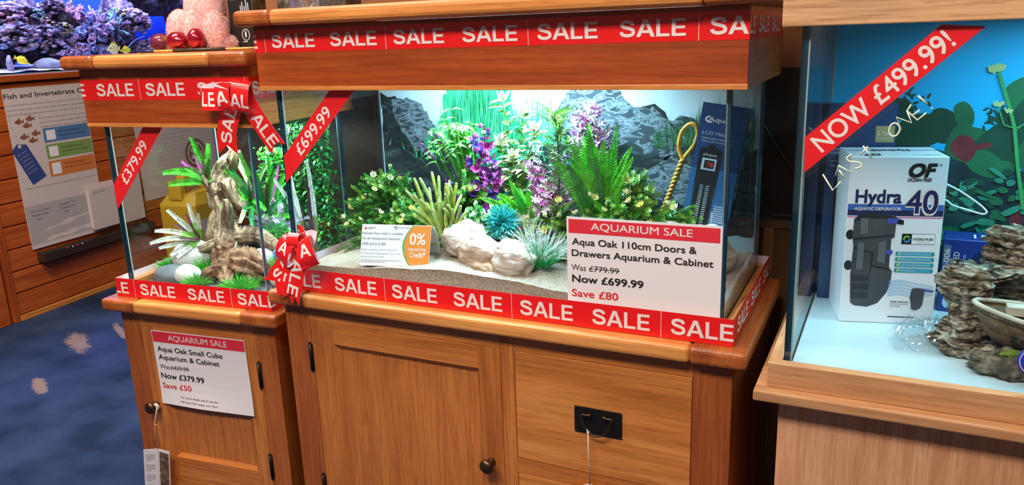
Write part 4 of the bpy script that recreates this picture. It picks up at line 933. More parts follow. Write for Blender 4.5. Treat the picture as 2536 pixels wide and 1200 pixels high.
hb = nmat('box_blue', [(.010, .040, .12), (.016, .065, .19)], 3, .3, 0, spec=.6); hb2 = pmat('box_blue_dark', (.010, .022, .075), .3); hbl = pmat('box_blue_light', (.03, .13, .30), .3); gold = pmat('print_gold', (.52, .34, .14), .4); grey = pmat('print_grey', (.06, .06, .07), .35); lgrey = pmat('print_light', (.55, .58, .62), .4); ledr = pmat('print_led_red', (.85, .05, .04), .4)
def heater_art(a, w, h, pro=False):
    a.rect(0, 0, w, h*.48, hbl if not pro else hb, 1)
    cx = w*(.36 if not pro else .40); hw = w*.25
    a.poly([(cx-hw, h*.62), (cx-hw*.8, h*.645), (cx-hw*.35, h*.65), (cx-hw*.3, h*.675), (cx+hw*.3, h*.675), (cx+hw*.35, h*.65), (cx+hw*.8, h*.645), (cx+hw, h*.62), (cx+hw*.85, 0), (cx-hw*.85, 0)], black, 2)
    a.text('(Aqua', cx-hw*.6, h*.585, h*.018, white, width=hw*1.15, bold=.01, lay=3)
    a.rect(cx-hw*.62, h*.47, cx+hw*.62, h*.565, lgrey, 3); a.rect(cx-hw*.4, h*.485, cx+hw*.45, h*.55, black, 4); a.text('78', cx-hw*.15, h*.497, h*.036, ledr, lay=5, bold=.01)
    for i in range(19):
        y = h*(.335-.0175*i)
        for s in (-1, 1): a.poly([(cx+s*hw*.10, y), (cx+s*hw*.42, y+h*.010), (cx+s*hw*.42, y+h*.016), (cx+s*hw*.10, y+h*.007)], lgrey, 3)
        for s in (-1, 1): a.rect(cx+s*hw*.86-.0012, y, cx+s*hw*.86+.0012, y+h*.009, grey, 3)
    if not pro:
        a.ring(w*.22, h*.872, w*.115, h*.028, .0035, white, 2, a0=PI*.55, a1=PI*1.65); a.text('Aqua', w*.17, h*.857, h*.034, white, width=w*.45, bold=.012)
        a.text('LCD Heater', w*.105, h*.752, h*.027, lgrey, width=w*.64); a.text('Submersible Heater And', w*.11, h*.717, h*.013, lgrey, width=w*.68, bold=.01); a.text('With LCD Temperature', w*.10, h*.692, h*.013, lgrey, width=w*.68, bold=.01)
        a.greek(w*.64, h*.19, w*.25, h*.16, 9, lgrey, 3, 2); a.text('Length', w*.645, h*.055, h*.02, white, width=h*.09, rot=PI/2); a.text('32', w*.86, h*.12, h*.03, white)
    else:
        a.text('LCD Heater Pro 300W', w*.06, h*.757, h*.026, lgrey, width=w*.80); a.text('Submersible Heater And Thermostat', w*.06, h*.715, h*.012, lgrey, width=w*.74, bold=.01); a.text('With LCD Temperature Display', w*.06, h*.69, h*.012, lgrey, width=w*.56, bold=.01)
        a.rect(w*.70, h*.815, w*.97, h*.895, gold, 2); a.text('2 Year', w*.725, h*.85, h*.020, white, width=w*.22, bold=.02, lay=3); a.text('GUARANTEE', w*.725, h*.83, h*.010, white, width=w*.22, bold=.01, lay=3)
        a.ring(w*.22, h*.86, w*.09, h*.026, .003, white, 2, a0=PI*.55, a1=PI*1.65)
def heater_box(label, fr, base, w, d, h, leanx, leany, rot, pro):
    t = thing('heater_box', label, 'box', fr, base, rot); up = Vector((leanx, leany, 1)).normalized(); ux = Vector((1, 0, -leanx)).normalized(); uy = up.cross(ux)
    f = lambda u, v, q: ux*u+up*v-uy*q; mb = MB()
    mb.prism([(0, 0), (w, 0), (w, h), (0, h)], f, -d, 0, hb2, hb2); mb.prism([(.001, .001), (w-.001, .001), (w-.001, h-.001), (.001, h-.001)], f, 0, .0002, hb)
    mb.build('carton', t); mb = MB(); a = Art(); heater_art(a, w, h, pro); a.lay(mb, f, .0003); mb.build('front_print', t)
    g = lambda u, v, q: ux*(w+q)+up*v+uy*u; mb = MB(); a = Art(); a.rect(d*.3, h*.83, d*.9, h*.90, gold, 1); a.greek(d*.1, h*.75, d*.7, h*.05, 3, lgrey, 5, 1); a.greek(d*.1, h*.62, d*.7, h*.13, 8, inkl, 6, 1)
    for z, m, tx in ((.47, ledr, 'T'), (.385, grn, 'M'), (.30, lgrey, 'C')): a.ell(d*.32, h*z, .009, .009, m, 1); a.text(tx, d*.32, h*z, .008, white, lay=2, center=True, bold=.02)
    a.lay(mb, g, .0003); mb.build('side_print', t)
    return t
heater_box('blue heater box leaning in the corner of the large planted aquarium', 'M', (.855, .255, .155), .098, .062, .262, .135, .14, 0, False)
# ================================================================== small cube tank (frame S)
gravel = nmat('dark_gravel', [(.012, .013, .015), (.045, .048, .052), (.12, .12, .12)], 330, .8, .9, detail=3, bd=.002)
def gz(x, y): return .021+.004*noise.noise(Vector((x*22, y*22, 5)))+.0022*noise.noise(Vector((x*120, y*120, 7)))+.02*max(0, y-.1)
mb = MB(); x0, x1, y0, y1 = .0082, WS-.0082, .0082, DS-.0082
mb.grid(90, 80, lambda a, b: (x0+(x1-x0)*a, y0+(y1-y0)*b, gz(x0+(x1-x0)*a, y0+(y1-y0)*b)), gravel)
for q in ((lambda t: (x0+(x1-x0)*t, y0)), (lambda t: (x1, y0+(y1-y0)*t)), (lambda t: (x1+(x0-x1)*t, y1)), (lambda t: (x0, y1+(y0-y1)*t))):
    mb.grid(40, 1, lambda a, b, q=q: (*q(a), .0098+(gz(*q(a))-.0098)*b), gravel, False)
mb.add([(x0, y0, .0098), (x1, y0, .0098), (x1, y1, .0098), (x0, y1, .0098)], [(3, 2, 1, 0)], gravel)
mb.single('gravel', 'bed of dark fine gravel in the small cube aquarium', 'gravel', 'S', (.22, .2, .0098), kind='stuff')
slate = nmat('slate_stone', [(.07, .08, .09), (.14, .155, .17), (.24, .26, .27)], 7, .6, .25, (1, 1, 2), detail=7); wstone = nmat('white_streaked_stone', [(.40, .39, .37), (.66, .65, .62), (.80, .80, .78)], 9, .6, .3, (1, 1, 3.5), 8, 1.5)
PB = 'river pebbles in the small aquarium'
rock('pebble', 'white streaked round stone behind the grass tuft, beside the driftwood foot', 'S', (.090, .150, .064), (.064, .045, .050), wstone, 41, .10, 1.1, rotz=.2, cat='stone')
rock('pebble', 'wide flat slate grey stone at the end glass of the cube aquarium', 'S', (.066, .088, .030), (.054, .040, .030), slate, 42, .09, 1.0, rotz=.15, cat='stone')
rock('pebble', 'smooth white stone in front of the slate grey stone', 'S', (.134, .070, .042), (.036, .027, .029), peb, 43, .05, 1.0, rotz=.3, cat='stone')
rock('pebble', 'blue grey stone tucked behind the driftwood foot', 'S', (.255, .215, .072), (.045, .035, .042), slate, 44, .09, 1.1, cat='stone')
rock('pebble', 'pale grey pointed stone beside the driftwood foot, by the corner glass', 'S', (.315, .155, .070), (.042, .034, .036), nmat('pale_grey_stone', [(.34, .35, .36), (.50, .51, .52)], 8, .6, .2), 45, .12, 1.2, cat='stone')
rock('pebble', 'tall cream stone below the green moss ball plant', 'S', (.345, .245, .070), (.034, .030, .050), peb, 46, .08, 1.1, cat='stone')
rock('pebble', 'white stone in the back corner, above the driftwood arm', 'S', (.285, .320, .075), (.040, .03, .042), peb, 47, .07, 1.1, cat='stone')
rock('pebble', 'white stone low at the side glass beside the bow', 'S', (.400, .110, .045), (.030, .03, .030), peb, 48, .07, 1.1, cat='stone')
# driftwood
drift = nmat('driftwood_grey', [(.10, .06, .036), (.32, .225, .145), (.50, .385, .265)], 30, .85, 1., (2.4, 2.4, .22), 12, 1.2, spec=.1, bd=.008); drift2 = nmat('driftwood_root', [(.07, .03, .018), (.21, .105, .062), (.36, .21, .13)], 26, .85, 1., (1, 1, 1), 10, 1.5, spec=.15, bd=.006)
B = (.235, .15, .022); dw = thing('driftwood', 'twisted driftwood stump with bare arms and a dark gnarled root in the cube aquarium', 'driftwood', 'S', B)
def limb(mb, P, R_, mat, seed, n=40, amp=.15, fq=14, sub=16):
    C = spline(P, sub); m = len(C); rr = spline([(q, 0, 0) for q in R_], sub); T0 = Vector((0, 0, 1)); vs = []; a = None
    for i, p in enumerate(C):
        t = (C[min(i+1, m-1)]-C[max(i-1, 0)]).normalized(); a = (a-t*a.dot(t)).normalized() if a else t.orthogonal().normalized(); b = t.cross(a)
        for k in range(n):
            w = 2*PI*k/n+.045*i; e = a*math.cos(w)+b*math.sin(w); r = rr[i].x
            g = noise.fractal(Vector((math.cos(w)*1.6, math.sin(w)*1.6, i*.05+seed*9)), 1, 2, 5); h = noise.noise(p*fq*3+Vector((seed, 0, 0)))
            ridge = abs(math.sin(w*4+3*noise.noise(Vector((i*.035, seed, w)))))
            vs.append(p+e*r*(1+amp*1.7*g+amp*.45*h-.16*ridge))
    fs = [(i*n+k, i*n+(k+1) % n, (i+1)*n+(k+1) % n, (i+1)*n+k) for i in range(m-1) for k in range(n)]
    mb.add(vs, fs+[tuple(range(n))[::-1], tuple(range((m-1)*n, m*n))], mat, True)
mb = MB()
limb(mb, [(.215, .145, .075), (.190, .18, .14), (.172, .20, .19), (.150, .215, .235), (.165, .22, .29), (.200, .222, .335), (.212, .222, .372)], [.034, .036, .034, .040, .032, .024, .005], drift, 1)
limb(mb, [(.155, .21, .215), (.185, .20, .262), (.205, .205, .225), (.235, .22, .195), (.262, .225, .180)], [.022, .024, .02, .014, .005], drift, 2)
limb(mb, [(.172, .20, .205), (.150, .175, .170), (.148, .165, .130), (.150, .17, .105)], [.020, .017, .018, .014], drift, 3)
limb(mb, [(.200, .17, .150), (.222, .15, .205), (.226, .145, .236)], [.022, .016, .007], drift, 4)
limb(mb, [(.200, .165, .105), (.25, .17, .135), (.300, .175, .132), (.345, .18, .105), (.355, .18, .072)], [.022, .023, .02, .015, .007], drift, 5)
limb(mb, [(.185, .16, .115), (.140, .14, .100), (.09, .135, .072), (.05, .13, .045)], [.018, .014, .010, .004], drift, 6)
limb(mb, [(.165, .20, .225), (.125, .20, .265), (.112, .20, .290)], [.016, .010, .003], drift, 7)
limb(mb, [(.185, .18, .14), (.205, .155, .115), (.225, .135, .085)], [.034, .036, .034], drift, 8)
mb.part('trunk', dw, 'pale grey trunk and arms')
mb = MB()
limb(mb, [(.205, .155, .120), (.215, .135, .085), (.235, .11, .055), (.225, .085, .028)], [.030, .042, .042, .022], drift2, 11, amp=.3)
limb(mb, [(.235, .12, .075), (.290, .115, .070), (.340, .12, .055), (.372, .125, .030)], [.036, .036, .03, .012], drift2, 12, amp=.32)
limb(mb, [(.245, .10, .060), (.262, .075, .040), (.275, .055, .024)], [.026, .022, .012], drift2, 13, amp=.3); limb(mb, [(.21, .11, .055), (.190, .085, .040), (.178, .07, .024)], [.026, .022, .01], drift2, 14, amp=.3)
limb(mb, [(.31, .115, .06), (.318, .09, .035), (.322, .075, .020)], [.026, .02, .01], drift2, 15, amp=.3)
mb.part('root', dw, 'dark brown gnarled root')
# grass tufts
def grass(label, base, n, L, seed, rr=.016):
    r = random.Random(seed); p = pl('grass_tuft', label, 'plastic plant', 'S', base, 'green grass tufts in the small aquarium'); mb = MB(); tuft(mb, rr, L, n, .0024, g_bright, r, None, .85, .9); mb.build('blades', p)
    mb = MB().lathe([(rr*.8, -.003), (rr*.8, .002), (rr*.5, .005), (0, .006)], (0, 0, 0), (0, 0, 1), g_deep, 12); mb.build('foot', p)
grass('grass tuft by the end glass, behind the slate grey stone', (.014, .142, .030), 330, .042, 51)
grass('grass tuft in front of the white streaked round stone', (.150, .122, .042), 380, .040, 52)
grass('grass tuft beside the smooth white stone at the front', (.176, .056, .022), 380, .040, 53)
grass('grass tuft standing before the driftwood root at the front glass', (.318, .048, .021), 480, .048, 54, .022)
# ferns with pale or purple leaves
def sfern(label, base, fr, seed, ll=.0095, lw=.0036):
    r = random.Random(seed); p = pl('fern', label, 'plastic plant', 'S', base); gr = MB(); mr = MB()
    for k, (d, L, dr, tip, nt, mat) in enumerate(fr):
        (mr if mat is mar or mat is purple else gr).__class__
        frond(gr if mat not in (mar, purple) else mr, (0, 0, 0), d, L, dr, max(14, int(L/.0027)), ll if mat not in (mar, purple) else ll*.6, lw if mat not in (mar, purple) else .003, mat, tip, nt, rnd=r, face=(.3, -1, .4), curl=-.1, ang=1.3, prof=lambda t: max(.25, math.sin(PI*min(1, .15+t*.80)))**.4)
    gr.build('fronds', p); mr.build('inner_fronds', p, ) if mr.f else None
    return p
sfern('green fern with a purple heart perched high on the driftwood', (.112, .215, .268), [((-.9, -.3, .75), .125, .9, None, 0, g_bright), ((-.05, -.2, 1), .130, .2, None, 0, g_bright), ((-.75, -.4, .1), .105, .3, None, 0, g_bright), ((.5, -.3, .9), .09, .5, None, 0, g_bright), ((-.3, -.4, .55), .07, .3, None, 0, g_bright), ((.6, -.5, .3), .07, .3, None, 0, g_bright), ((-.5, -.3, .6), .085, 0, None, 0, purple), ((-.15, -.3, .9), .08, 0, None, 0, purple), ((.2, -.3, .8), .07, 0, None, 0, purple), ((.25, -.1, .9), .11, .3, None, 0, g_bright)], 61, .0125)
sfern('maroon hearted fern with frosty white tips at the end glass', (.130, .138, .122), [((-.95, -.55, .35), .130, .6, wtip, .62, g_lime), ((-.8, -.45, .62), .120, .6, wtip, .6, g_lime), ((-.45, -.3, .95), .115, .5, wtip, .6, g_lime), ((-.05, -.2, 1), .105, .3, wtip, .55, g_lime), ((-.95, -.6, -.05), .110, .2, wtip, .6, g_lime), ((-.85, -.6, -.3), .090, .3, wtip, .6, g_lime), ((-.7, -.6, -.5), .075, .2, wtip, .6, g_lime), ((.25, -.2, .95), .085, .4, wtip, .6, g_lime), ((-.25, -.4, .8), .085, .5, wtip, .6, g_lime), ((-.7, -.3, .6), .08, 0, None, 0, mar), ((-.3, -.3, .9), .08, 0, None, 0, mar), ((-.8, -.5, .1), .075, 0, None, 0, mar), ((0, -.4, .7), .06, 0, None, 0, mar), ((-.5, -.7, .2), .055, 0, None, 0, mar)], 62, .009)
sfern('green and pale fern spilling over the driftwood arm by the corner glass', (.235, .235, .215), [((-.7, -.5, .35), .09, .5, None, 0, g_bright), ((.3, -.6, .5), .105, .9, None, 0, g_bright), ((.7, -.5, .2), .10, .7, None, 0, g_bright), ((.1, -.5, .9), .12, .5, g_pale, .5, g_emer), ((.5, -.2, .9), .14, .4, g_pale, .4, g_emer), ((-.4, -.6, .1), .08, .4, None, 0, g_bright), ((.2, -.8, -.2), .09, .5, g_pale, .5, g_emer), ((.5, -.7, -.5), .09, .3, None, 0, g_emer), ((.3, -.4, .8), .08, 0, None, 0, mar), ((.6, -.4, .5), .08, 0, None, 0, purple), ((-.1, -.4, .7), .06, 0, None, 0, purple)], 63, .0095)
sfern('tall pale green fern with maroon blades behind the driftwood tip', (.255, .30, .09), [((-.25, -.1, 1), .30, .15, g_pale, .5, g_emer), ((-.08, -.1, 1), .27, .2, g_pale, .4, g_bright), ((.12, -.1, 1), .25, .3, g_bright, .4, g_emer), ((.3, -.1, 1), .22, .3, None, 0, g_bright), ((-.4, -.1, .9), .24, .3, None, 0, g_bright), ((-.15, -.2, 1), .24, 0, None, 0, mar), ((.05, -.2, 1), .22, 0, None, 0, purple), ((.2, -.2, 1), .19, 0, None, 0, mar), ((.45, -.2, .8), .18, .5, None, 0, g_emer), ((-.3, -.2, .9), .18, .1, None, 0, purple)], 64, .0105)
sfern('frosted pale fern standing at the side glass near the large tank', (.385, .300, .030), [((-.25, -.1, 1), .30, .1, wtip, .55, g_olivp), ((-.02, -.1, 1), .27, .1, wtip, .5, g_olivp), ((.1, -.1, 1), .29, .2, wtip, .55, g_olivp), ((-.4, -.3, .8), .20, .3, wtip, .6, g_olivp), ((.15, -.4, .8), .16, .3, wtip, .6, g_olivp), ((-.15, -.2, 1), .22, 0, None, 0, mar), ((.0, -.2, 1), .24, 0, None, 0, mar), ((.1, -.3, .9), .2, 0, None, 0, mar)], 65, .009)
sfern('dense emerald fern bunch beside the driftwood tip, by the corner glass', (.262, .262, .165), [((-.55, -.3, 1), .17, .3, None, 0, g_bright), ((-.3, -.3, 1), .19, .2, None, 0, g_emer), ((-.1, -.35, 1), .20, .2, None, 0, g_bright), ((.12, -.35, 1), .19, .3, None, 0, g_emer), ((.35, -.3, .9), .17, .4, None, 0, g_bright), ((.6, -.3, .6), .14, .6, None, 0, g_emer), ((.75, -.35, .3), .12, .5, None, 0, g_bright), ((-.7, -.3, .5), .12, .5, None, 0, g_emer), ((.4, -.5, .3), .10, .6, g_pale, .3, g_emer), ((.1, -.6, .5), .12, .5, None, 0, g_bright), ((0, -.3, .9), .13, 0, None, 0, mar), ((.25, -.3, .8), .12, 0, None, 0, mar)], 70, .0105)
def leafy(label, base, w, d, h, n, seed, mats, L=.022):
    r = random.Random(seed); p = pl('leafy_plant', label, 'plastic plant', 'S', base); mb = MB(); st = MB()
    for i in range(n):
        q = Vector((rv(r, -w, w), rv(r, -d, d), h*r.random()**.8)); e = (sph(r, .1)+Vector((0, -.6, 0))).normalized(); mb.leaf(q, e, (0, -.3, 1), L*rv(r, .7, 1.2), L*.5, .4, r.choice(mats), 4)
    for i in range(9): x = rv(r, -w, w)*.8; st.tube([(x*.3, 0, 0), (x*.8, 0, h*.5), (x, 0, h)], .0014, g_deep, 5)
    st.build('stems', p); mb.build('leaves', p)
leafy('dense broad leaved green plant filling the back corner of the cube aquarium', (.362, .350, .030), .066, .030, .385, 1700, 66, [g_emer, g_bright, g_deep, g_mid], .018)
leafy('bright green leafy plant behind the driftwood arm at the back glass', (.240, .358, .035), .055, .02, .31, 700, 67, [g_bright, g_emer, g_bright], .020)
B = (.335, .215, .118); p = pl('moss_ball_plant', 'bright green stringy moss ball plant by the corner glass', 'plastic plant', 'S', B); mb = MB(); r = random.Random(68)
for i in range(1100):
    e = sph(r); C = curve(Vector((rv(r, -.022, .022), rv(r, -.015, .015), rv(r, -.03, .035))), e, .032*rv(r, .5, 1.1), rv(r, -.5, 1), 4, .5, r); sd = sph(r)*.0009; vs = []
    for q in C: vs += [q-sd, q+sd]
    mb.add(vs, [(2*k, 2*k+1, 2*k+3, 2*k+2) for k in range(4)], r.choice([g_bright, g_emer]), True)
mb.build('strands', p)
B = (.300, .262, .105); p = pl('feathery_plant', 'pale lilac feathery plant between the ferns at the side glass', 'plastic plant', 'S', B); mb = MB()
for i in range(26): a = rv(r, -1.2, 1.0); sprig(mb, (0, 0, .02), (math.sin(a), rv(r, -.7, 0), math.cos(a)*.9), rv(r, .06, .12), 15, .013, .0024, lilac, r, .4, wtip, .7, 4)
mb.build('plumes', p)
B = (.398, .125, .070); p = pl('bead_plant', 'cluster of small blue beads on green strands beside the bow', 'plastic plant', 'S', B); mb = MB(); m2 = MB(); bb = pmat('blue_bead', (.06, .20, .62), .25)
tuft(m2, .018, .045, 140, .0016, g_bright, r, None, .9, .5)
for i in range(60): e = sph(r); mb.ico(Vector((e.x*.020, e.y*.016, .030+e.z*.016)), .0036, bb, 1, 0)
m2.build('strands', p); mb.build('beads', p)

# ================================================================== pond tank at the right (frame T)
cyan = pmat('backdrop_cyan', (.0, .50, .95), .5); pg1 = nmat('pond_leaf', [(.008, .10, .045), (.02, .20, .075)], 9, .5, 0); pg2 = nmat('pond_leaf_dark', [(.004, .045, .03), (.01, .09, .05)], 9, .5, 0); pg3 = nmat('pond_leaf_pale', [(.02, .22, .13), (.05, .34, .20)], 14, .5, 0); pdark = nmat('pond_dark', [(.002, .012, .018), (.006, .04, .045), (.01, .09, .09)], 15, .5, 0); predm = nmat('pond_red', [(.16, .012, .02), (.32, .05, .06)], 20, .5, 0); pst = pmat('pond_stem', (.05, .36, .10), .5); pyel = pmat('pond_bud', (.55, .62, .25), .5)
mb = MB(); f = front(0, .5285, 0); mb.prism([(.0105, .034), (1.0395, .034), (1.0395, .598), (.0105, .598)], f, -.0004, 0, cyan); a = Art(); r = random.Random(9); LAYC = 1.0
def lf(x, z, rx, rz, m, lay, an=0, wav=.12):
    global LAYC
    LAYC += .1; lay = lay*.5+LAYC; n = 26; s0 = r.random()*9; a.poly([(x+math.cos(an)*rx*c-math.sin(an)*rz*s, z+math.sin(an)*rx*c+math.cos(an)*rz*s) for c, s in [((1+wav*math.sin(3*t+s0))*math.cos(t), (1+wav*math.sin(2*t+s0))*math.sin(t)) for t in [2*PI*i/n for i in range(n)]]], m, lay)
a.poly(rockpoly([(.0105, .034), (1.0395, .034), (1.0395, .33), (.30, .30), (.22, .345), (.16, .375), (.0105, .36)], 4, .008), pdark, 1)
for k in range(2):
    o = k*.37
    for q in [(.185, .375, .055, .032, pg2, 2, .2), (.225, .385, .035, .035, pg2, 3, 0), (.262, .405, .017, .034, pg1, 4, .3), (.285, .345, .055, .042, pg1, 3, -.3), (.340, .345, .055, .05, pg2, 4, .4), (.305, .312, .045, .022, pg1, 5, -.5), (.337, .30, .025, .018, pg1, 6, .3), (.36, .445, .030, .04, pg1, 3, .2), (.40, .40, .05, .07, pg2, 3, 0), (.41, .33, .05, .05, pg1, 5, .2), (.268, .34, .022, .028, predm, 6, .6), (.30, .345, .02, .006, predm, 6, .35), (.375, .20, .012, .03, predm, 6, 0), (.148, .42, .022, .02, pg2, 3, .3), (.10, .40, .05, .02, pg2, 3, 0)]: lf(q[0]+o, *q[1:])
    a.line([(.314+o, .492), (.339+o, .424), (.352+o, .383), (.365+o, .31), (.384+o, .22)], .0065, pst, 80); a.line([(.320+o, .424), (.333+o, .39), (.352+o, .383), (.375+o, .395)], .0025, pst, 81); a.line([(.352+o, .375), (.366+o, .392)], .002, pst, 82)
    for x, z, s in ((.309, .498, 1), (.320, .429, .65), (.338, .416, .5)):
        for j in range(5): lf(x+o+(j-2)*.005*s, z+r.random()*.004, .0045*s, .008*s, pyel, 170+j, (2-j)*.2)
    for i in range(70): lf(.327+o+r.gauss(0, .018), .40+r.gauss(0, .014), .006, .0025, pg2, 3, r.random()*3)
    for i in range(40): lf(.15+o+r.gauss(0, .02), .43+r.gauss(0, .016), .006, .0025, pg2, 3, r.random()*3)
for i in range(330): lf(rv(r, .03, 1.0), rv(r, .12, .30), rv(r, .006, .020), rv(r, .004, .009), r.choice([pg3, pg2, pg1, pg3]), 6+i % 2, rv(r, -.8, .8))
a.lay(mb, f, .00006)
mb.single('backdrop_poster', 'printed blue pond backdrop with lotus leaves inside the pale oak aquarium', 'poster', 'T', (.52, .529, .034))
heater_box('blue heater box with a gold guarantee patch behind the boxed pump', 'T', (.016, .400, .0305), .128, .055, .408, .0, .02, .13, True)

navy = pmat('print_navy', (.012, .018, .085), .35); bblue = pmat('print_blue', (.035, .12, .40), .35); pinkp = pmat('print_pink', (.72, .03, .25), .35); aqua = pmat('print_aqua', (.05, .36, .50), .35); boxw = pmat('carton_white', (.80, .79, .82), .35); pump = nmat('print_pump_grey', [(.035, .037, .042), (.085, .088, .095)], 12, .4, 0); pumpd = pmat('print_pump_dark', (.018, .018, .022), .4); pumpl = pmat('print_pump_light', (.13, .135, .145), .35); wave = pmat('print_wave', (.40, .58, .78), .4); kblue = pmat('print_knob_blue', (.06, .09, .42), .35)
t = thing('pump_box', 'white boxed aquarium pump standing on the white floor of the tank', 'box', 'T', (.0694, .2657, .0305), .2275); bw, bh, bd_ = .168, .325, .128
f = front(0, 0, 0); mb = MB(); mb.bbox(0, bw, 0, bd_, 0, bh, boxw, .0012, 1); mb.build('carton', t)
mb = MB(); a = Art(); X = lambda u: u*bw; Z = lambda v: v*bh
def P_(L): return [(X(u), Z(v)) for u, v in L]
a.rect(.001, Z(.656), bw-.001, Z(.690), navy, 1).rect(.001, Z(.690), bw-.001, Z(.7245), bblue, 1).rect(.001, Z(.645), bw-.001, Z(.650), pinkp, 1)
a.poly(P_([(.53, .60), (.99, .60), (.99, .40), (.53, .40)]), boxw, 1)
a.text('OF', X(.605), Z(.887), Z(.071), black, width=X(.285), bold=.05, shear=.25); a.text('OCEAN FREE', X(.60), Z(.859), Z(.019), black, width=X(.245), bold=.03, shear=.2)
a.text('®', X(.905), Z(.945), Z(.014), black)
a.text('Hydra', X(.078), Z(.733), Z(.075), navy, width=X(.48), bold=.03); a.text('AQUATIC DEPURATOR', X(.076), Z(.689), Z(.0175), white, width=X(.485), bold=.02, lay=3)
a.text('40', X(.600), Z(.672), Z(.137), white, width=X(.335), bold=.055, lay=3); a.text('40', X(.606), Z(.676), Z(.129), navy, width=X(.325), bold=.015, lay=4)
a.poly(P_([(.082, .635), (.12, .655), (.30, .668), (.50, .66), (.525, .645), (.52, .53), (.49, .52), (.488, .43), (.49, .35), (.525, .325), (.52, .25), (.485, .19), (.40, .125), (.29, .099), (.15, .105), (.105, .125), (.085, .30), (.096, .47), (.08, .52)]), pump, 2)
a.poly(P_([(.08, .618), (.20, .640), (.52, .643), (.525, .652), (.30, .674), (.12, .66)]), pumpd, 3); a.poly(P_([(.09, .52), (.50, .545), (.50, .536), (.09, .508)]), pumpd, 3); a.poly(P_([(.10, .47), (.30, .44), (.30, .30), (.288, .30), (.288, .43), (.10, .458)]), pumpd, 3); a.poly(P_([(.30, .44), (.30, .35), (.49, .33), (.488, .34), (.312, .36), (.312, .44)]), pumpd, 3)
a.poly(P_([(.15, .640), (.23, .643), (.24, .55), (.16, .545)]), pumpl, 3.3).poly(P_([(.14, .50), (.21, .49), (.21, .33), (.14, .33)]), pumpl, 3.3).poly(P_([(.36, .50), (.44, .51), (.44, .37), (.36, .38)]), pumpl, 3.3); a.ell(X(.052), Z(.541), X(.045), Z(.030), pumpd, 1).ell(X(.055), Z(.354), X(.045), Z(.030), pumpd, 1)
for j in range(3):
    for i in range(10): a.rect(X(.108+.019*i), Z(.255-.052*j), X(.118+.019*i), Z(.296-.052*j), black, 4)
a.poly(P_([(.43, .612), (.43, .642), (.53, .645), (.60, .632), (.60, .606), (.53, .612)]), kblue, 4).poly(P_([(.53, .612), (.545, .635), (.60, .632), (.60, .606)]), black, 5).ell(X(.478), Z(.44), X(.035), Z(.018), kblue, 4)
a.rect(X(.595), Z(.49), X(.938), Z(.553), black, 2).rect(X(.698), Z(.4925), X(.934), Z(.5505), paper2, 3); a.text('HYDRO-PURE', X(.712), Z(.514), Z(.0145), black, width=X(.205), bold=.02, lay=4).text('TECHNOLOGY', X(.735), Z(.5005), Z(.0065), inkl, width=X(.165), lay=4)
a.ring(X(.647), Z(.521), X(.038), Z(.021), X(.018), pmat('logo_green', (.25, .50, .06), .4), 4, a0=.6, a1=3.4).ring(X(.647), Z(.521), X(.038), Z(.021), X(.018), pmat('logo_blue', (.04, .26, .55), .4), 4, a0=3.75, a1=6.5)
tick = pmat('print_tick', (.80, .72, .12), .4)
for j, s in enumerate(['Single Chamber Filtration and Nutrients', 'Reduces Ammonia, NH3 & Nitrite, NO2', 'Comes with a complete Flow and Aeration', 'Marine & Freshwater']):
    z = .419-.0335*j; a.rect(X(.555), Z(z), X(.938), Z(z+.026), aqua, 2).ell(X(.555), Z(z+.013), X(.012), Z(.013), aqua, 2).ell(X(.938), Z(z+.013), X(.012), Z(.013), aqua, 2)
    a.text(s, X(.612), Z(z+.009), Z(.0085), white, width=X(.30 if j < 3 else .15), lay=3).line([(X(.565), Z(z+.016)), (X(.578), Z(z+.006)), (X(.598), Z(z+.026))], .0016, tick, 3)
for j in range(5): a.poly(P_([(.50, .265-.02*j), (.62, .275-.02*j), (.80, .255-.02*j), (.97, .24-.012*j), (.97, .235-.012*j), (.80, .247-.02*j), (.62, .262-.02*j), (.50, .25-.02*j)]), wave, 2)
a.poly(P_([(.745, .205), (.75, .222), (.80, .226), (.87, .222), (.975, .212), (.97, .205), (.885, .208), (.88, .165), (.875, .125), (.85, .10), (.80, .088), (.76, .096), (.75, .14), (.735, .165)]), pump, 3); a.poly(P_([(.87, .222), (.985, .213), (.98, .206), (.885, .209)]), kblue, 4)
a.text('Nozzle Attachment', X(.535), Z(.133), Z(.0095), ink, width=X(.195), bold=.02); a.greek(X(.53), Z(.120), X(.195), Z(.028), 2, inkl, 8); a.rect(X(.52), Z(.040), X(.80), Z(.046), navy, 2)
a.lay(mb, f, .00025); mb.build('front_print', t)
mb = MB(); g = plane_fn((bw, bd_, bh), (-1, 0, 0), (0, -1, 0)); a = Art()
a.rect(.002, bd_*.02, bw-.002, bd_*.045, bblue, 1); a.rect(.001, bd_*.36, bw-.001, bd_*.40, bblue, 1); a.text('Hydra40', bw*.30, bd_*.30, .020, navy, width=bw*.40, bold=.03).text('OF', bw*.66, bd_*.72, .022, black, width=bw*.18, bold=.05, shear=.25).greek(bw*.05, bd_*.85, bw*.3, bd_*.1, 2, inkl, 12); a.lay(mb, g, .00025); mb.build('lid_print', t)
mb = MB(); g = plane_fn((bw, 0, 0), (0, 1, 0), (0, 0, 1)); a = Art(); a.rect(.001, Z(.656), bd_-.001, Z(.7245), bblue, 1).rect(.001, Z(.645), bd_-.001, Z(.650), pinkp, 1); a.lay(mb, g, .00025); mb.build('side_print', t)
